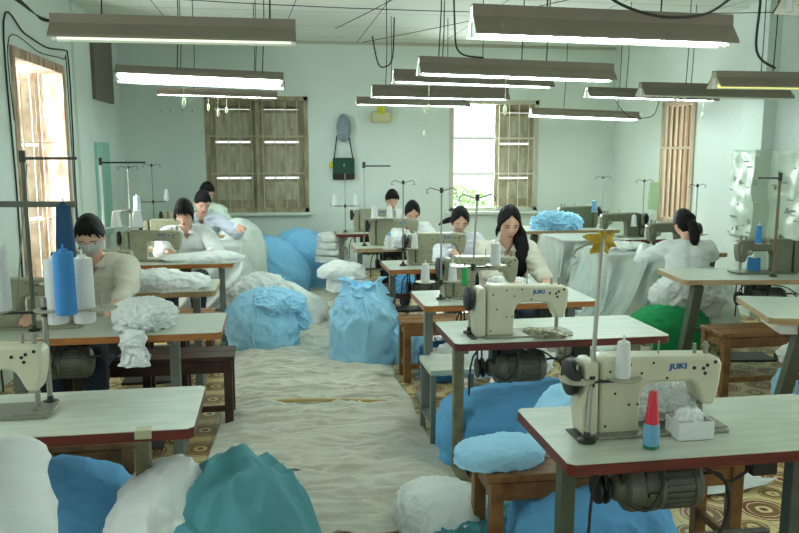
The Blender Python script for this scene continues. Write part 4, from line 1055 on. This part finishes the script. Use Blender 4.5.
    for s in (-1, 1):
        a0 = nb + V((s * .062, .035, .022)); a1 = nb + V((s * .055, -.035, .002)); a2 = nb + V((s * .012, -.066, -.045)); a3 = nb + V((s * .062, -.080, -.058)); a4 = nb + V((s * .088, -.02, -.022)); a5 = nb + V((s * .082, .045, -.004)); a6 = nb + V((0, .075, .022)); a7 = nb + V((0, .09, -.01))
        m.add([a6, a0, a1, a2, a3, a4, a5, a7], [(0, 1, 6, 7), (1, 2, 5, 6), (2, 3, 4, 5)])
    m.build('collar', cm, sh, solid=.006, ang=3)
    if legs:
        m = MB()
        for s in (-1, 1):
            hip, kn, an = knee[s]; m.cap(hip, kn, .10, .075); m.cap(kn, an + V((0, 0, .03)), .074, .06)
        m.cap(pel + V((-.08, 0, -.03)), pel + V((.08, 0, -.03)), .115, .115)
        baked('trousers', m, trous, .013, body, smooth_it=2, deform=lambda p, n: p + n * .006 * noise.noise(p * 14))
    # face
    if build_face:
        for s in (-1, 1):
            c = Hc + Rh @ V((s * .030, -.0785, .004))
            m = MB(); m.tube([Hc + Rh @ V((s * .030 + q * .015, -.083 + abs(q + s * .3) * .003, .001 + .0035 * q * q)) for q in (-1, -.5, 0, .5, 1)], .0022, 6); m.build('eye', hair_m, body)
            m = MB(); m.tube([Hc + Rh @ V((s * .031 + q * .018, -.088 + abs(q) * .006, .024 - .005 * q * q)) for q in (-1, -.5, 0, .5, 1)], .0024, 6); m.build('eyebrow', hair_m, body)
        if not mask: MB().ell(Hc + Rh @ V((0, -.088, -.063)), (.021, .007, .0065), 14, 8, R=Rh).build('lips', lip_m, body)
    if mask:
        m = MB(); nI = 24; nJ = 12
        for i in range(nI + 1):
            for j in range(nJ + 1):
                t = -PI * .5 + (i / nI - .5) * 2.5; zz = -.10 + .115 * j / nJ
                if j == nJ: zz -= .018 * abs(i / nI - .5) * 2
                d = V((math.cos(t), math.sin(t), 0)) * math.sqrt(max(0, 1 - (zz / .118) ** 2)); d.z = zz / .118
                p = head_pt(d); p = V((p.x * 1.06, p.y * 1.08 - (.006 if abs(p.x) < .03 else 0), p.z)); m.v.append(tuple(Hc + Rh @ p))
        for i in range(nI):
            for j in range(nJ): a = i * (nJ + 1) + j; m.f.append([a, a + nJ + 1, a + nJ + 2, a + 1]); m.m.append(0)
        m.build('face_mask', mask_m, body, solid=.003, ang=3)
    # hair: cap of overlapping shapes remeshed to one surface
    m = MB(); nI, nJ = 48, 30
    def hp(d, k): p = head_pt(V((d.x, max(d.y, -.86) if d.y < 0 else d.y, d.z))); return Hc + Rh @ V((p.x * k, p.y * k + .004, p.z * k + .004))
    rows = []
    for i in range(nI):
        t = 2 * PI * i / nI
        # lowest latitude of the hair for this azimuth (front = -y)
        fr = max(0, -math.sin(t)); sd = abs(math.cos(t))
        phi = math.degrees(abs((t - 1.5 * PI + PI) % (2 * PI) - PI))
        tab = {'short': [(0, .50), (35, .46), (60, .28), (72, .02), (95, -.02), (115, -.50), (180, -.66)],
               'bangs': [(0, .34), (38, .30), (58, .05), (72, -.35), (100, -.5), (130, -.66), (180, -.72)],
               'part': [(0, .76), (14, .60), (35, .40), (55, .12), (70, -.35), (100, -.62), (130, -.72), (180, -.74)],
               'back': [(0, .52), (45, .42), (65, .1), (90, -.2), (120, -.7), (180, -.88)]}[hair]
        jag = .055 * math.sin(phi * .55 + 1) * (phi < 110) + .05 * noise.noise(V((t * 9, 3, loc[1] * 3))) if hair != 'part' else .02 * noise.noise(V((t * 9, 3, 0)))
        for (p0_, l0), (p1_, l1) in zip(tab, tab[1:]):
            if p0_ <= phi <= p1_: low = l0 + (l1 - l0) * (phi - p0_) / (p1_ - p0_) + jag
        rows.append((t, low))
    outer = []; inner = []
    for t, low in rows:
        a0 = math.asin(max(-.95, min(.95, low)))
        for j in range(nJ + 1):
            el = a0 + (PI / 2 - a0) * j / nJ
            d = V((math.cos(t) * math.cos(el), math.sin(t) * math.cos(el), math.sin(el)))
            lump = 1.13 + .05 * max(0, math.sin(el)) + .02 * noise.noise(V((t * 6, el * 1.5, 2))) + (.02 if j > 0 else -.02)
            outer.append(hp(d, lump)); inner.append(hp(d, .97))
    n1 = nJ + 1; base = len(m.v)
    m.add(outer + inner, [])
    O = lambda i, j: base + (i % nI) * n1 + j
    I = lambda i, j: base + nI * n1 + (i % nI) * n1 + j
    for i in range(nI):
        for j in range(nJ):
            m.f.append([O(i, j), O(i + 1, j), O(i + 1, j + 1), O(i, j + 1)]); m.m.append(0)
            m.f.append([I(i, j), I(i, j + 1), I(i + 1, j + 1), I(i + 1, j)]); m.m.append(0)
        m.f.append([O(i, 0), I(i, 0), I(i + 1, 0), O(i + 1, 0)]); m.m.append(0)
    def Q(x, y, z): return Hc + Rh @ V((x, y, z))
    if hair == 'bangs':
        for s in (-1, 1): m.tube([Q(s * .066, -.04, .05), Q(s * .08, -.045, -.01), Q(s * .078, -.045, -.06)], .012, 8, rs=[.014, .013, .005])
    if hair in ('short', 'bangs'):
        fr_ = MB(); rf = random.Random(int(abs(loc[1]) * 100)); nl = 15
        for i in range(nl):
            ph = math.radians(-64 + 128 * i / (nl - 1) + rf.uniform(-4, 4)); e1 = rf.uniform(.10, .30) if hair == 'bangs' else rf.uniform(.30, .52)
            if abs(ph) > .8: e1 -= .22
            pts = []
            for q in range(6):
                el = 1.15 + (e1 - 1.15) * q / 5; az = 1.5 * PI + ph * (.5 + .5 * q / 5) + rf.uniform(-.03, .03)
                pts.append(hp(V((math.cos(az) * math.cos(el), math.sin(az) * math.cos(el), math.sin(el))), 1.17 if q < 4 else 1.13))
            fr_.tube(pts, .01, 7, rs=[.006, .012, .013, .012, .009, .002])
        fr_.build('fringe', hair_m, body)
    if tail:
        if tail == 'front':      # long hair gathered to the local +x... side and hanging in front of the shoulder
            for dx in (-.018, 0, .018):
                m.tube([Q(.05 + dx * .4, .04, -.02), Q(.085 + dx, .02, -.09), Q(.105 + dx, -.03, -.17), Q(.11 + dx, -.075, -.25), Q(.10 + dx * .8, -.10, -.33), Q(.085 + dx * .5, -.11, -.40)], .03, 12, rs=[.035, .038, .036, .034, .028, .010])
            m.tube([Q(-.06, .01, .0), Q(-.082, .0, -.06), Q(-.08, .015, -.11)], .015, 10, rs=[.02, .015, .006])
            m.tube([Q(.065, -.02, .02), Q(.085, -.01, -.05), Q(.09, .0, -.12)], .018, 10, rs=[.02, .02, .02])
        elif tail == 'side':
            m.tube([Q(-.05, .07, -.03), Q(-.10, .09, -.06), Q(-.15, .10, -.09), Q(-.18, .10, -.12)], .03, 12, rs=[.03, .028, .02, .006])
        elif tail == 'back':
            m.tube([Q(0, .085, .0), Q(0, .125, -.035), Q(.005, .14, -.10), Q(.01, .13, -.18), Q(.015, .12, -.24)], .03, 14, rs=[.03, .042, .05, .042, .012])
            m.ell(Q(0, .07, .03), (.07, .05, .06))
    hr = baked('hair', m, hair_m, .006, body, smooth_it=2)
    if tail == 'back':
        MB().lathe([(.03, -.006), (.037, 0), (.03, .006), (.024, 0), (.03, -.006)], n=16).build('hair_band', mat('band_red', (150, 60, 50), .7), hr).location = Q(0, .115, -.02)
    return body

# masked worker behind L2
person('masked person in cream shirt sewing by the left window', (-1.10, 4.86, 0), -.08, (0.04, -.12, 1.185), pitch=.50, yaw=.1, handR=(.28, -.50, .86), handL=(-.16, -.50, .82), shirt=shirt_c, mask=True, hair='short', size=1.0, width=1.08)
# woman L4
person('woman in white open-collar shirt sewing, left column', (-.80, 7.30, 0), .0, (0, -.16, 1.13), pitch=.5, handL=(-.08, -.50, .82), handR=(.20, -.46, .80), hair='bangs', sleeve=.6, yaw=-.1, shirt=shirt_w, elbow_out=1.0)
person('person in pale blue shirt reaching right over gauze, left column', (-.80, 8.38, 0), .1, (.05, -.17, 1.15), pitch=.55, yaw=.2, handR=(.40, -.42, .92), handL=(-.1, -.45, .82), hair='short', shirt=mat('shirt_blue_white', (206, 214, 228), .85, bump=.25, bscale=18), elbow_out=.8)
person('person in pale green shirt farthest back, left column', (-.74, 9.42, 0), .1, (-.05, -.15, 1.19), pitch=.4, yaw=.35, hair='short', shirt=shirt_g)
# centre column
person('woman in cream shirt with long black hair over one shoulder', (1.66, 5.52, 0), .0, (0, -.14, 1.16), pitch=.33, yaw=-.06, handL=(-.10, -.52, .82), handR=(.16, -.50, .80), hair='part', tail='front', shirt=shirt_c, size=1.0, vox=.005)
person('woman in white shirt with dark side ponytail looking down', (1.68, 7.02, 0), .0, (-.02, -.14, 1.05), pitch=.5, yaw=-.1, hair='part', tail='side', shirt=mat('shirt_lilac_white', (222, 222, 230), .85, bump=.25, bscale=18))
person('worker with red collar looking down, centre column', (1.44, 8.28, 0), .0, (0, -.15, 1.03), pitch=.6, hair='part', collar=mat('collar_red', (220, 40, 48), .8), shirt=shirt_w)
person('worker farthest back in the centre column, white shirt', (1.42, 9.60, 0), 0, (-.0, -.15, 1.08), pitch=.45, yaw=.15, hair='short', shirt=shirt_w)
# girl from behind
person('girl in white blouse with black ponytail seen from behind', (3.50, 6.18, 0), PI - .25, (0, -.14, 1.04), pitch=.35, yaw=.35, hair='back', tail='back', handL=(-.20, -.50, .82), handR=(.28, -.42, .80), shirt=shirt_w, trous=green_f, elbow_out=1.2)
# foreground shoulder
person('person in white shirt at bottom left corner, only shoulder visible', (-.63, 1.82, 0), -.15, (-.14, -.14, 1.17), pitch=.5, handL=(-.3, -.45, .82), handR=(.2, -.45, .70), hair='short', shirt=shirt_w, width=1.1)

# ---------------------------------------------------------------- light
sc = bpy.context.scene
wd = bpy.data.worlds.new('World'); sc.world = wd; wd.use_nodes = True
bg = wd.node_tree.nodes['Background']; bg.inputs[0].default_value = (.86, 1.0, 1.0, 1); bg.inputs[1].default_value = 1.15
def area(name, loc, rot, sx, sy, power, col=(.90, 1, 1)):
    l = bpy.data.lights.new(name, 'AREA'); l.shape = 'RECTANGLE'; l.size = sx; l.size_y = sy; l.energy = power; l.color = col
    o = bpy.data.objects.new(name, l); C.objects.link(o); o.location = loc; o.rotation_euler = rot; return o
# daylight just outside each window opening
area('daylight_left_window', (XL - .5, 7.2, 1.6), (0, -PI / 2, 0), 2.0, 1.5, 380)
area('fill_light_near_left', (XL - .5, 2.5, 1.6), (0, -PI / 2, 0), 1.5, 1.7, 16)  # added fill light behind an unseen opening left of the camera
area('daylight_back_shutters', (-.2, YB + .6, 1.7), (-PI / 2, 0, 0), 1.2, 1.5, 20)
area('daylight_open_window', (2.8, YB + .6, 1.7), (-PI / 2, 0, 0), .8, 1.5, 160)
area('fill_light_near_right', (XR + .5, 2.2, 1.6), (0, PI / 2, 0), 1.4, 1.9, 40)  # added fill light, the opening near the camera is never in view
area('daylight_slat_window', (XR + .5, 8.96, 1.5), (0, PI / 2, 0), 1.4, .7, 60)

# ---------------------------------------------------------------- camera
cam = bpy.data.cameras.new('camera'); co = bpy.data.objects.new('camera', cam); C.objects.link(co)
co.location = (0, 0, 1.68); co.rotation_euler = (PI / 2 - math.radians(8.5), 0, -math.radians(9.1))
cam.sensor_width = 36; cam.lens = 777 / 799 * 36; cam.clip_start = .05
sc.camera = co
sc.view_settings.view_transform = 'Standard'; sc.view_settings.look = 'None'; sc.view_settings.gamma = 1
sc.view_settings.use_curve_mapping = False
sc.view_settings.exposure = 0.27
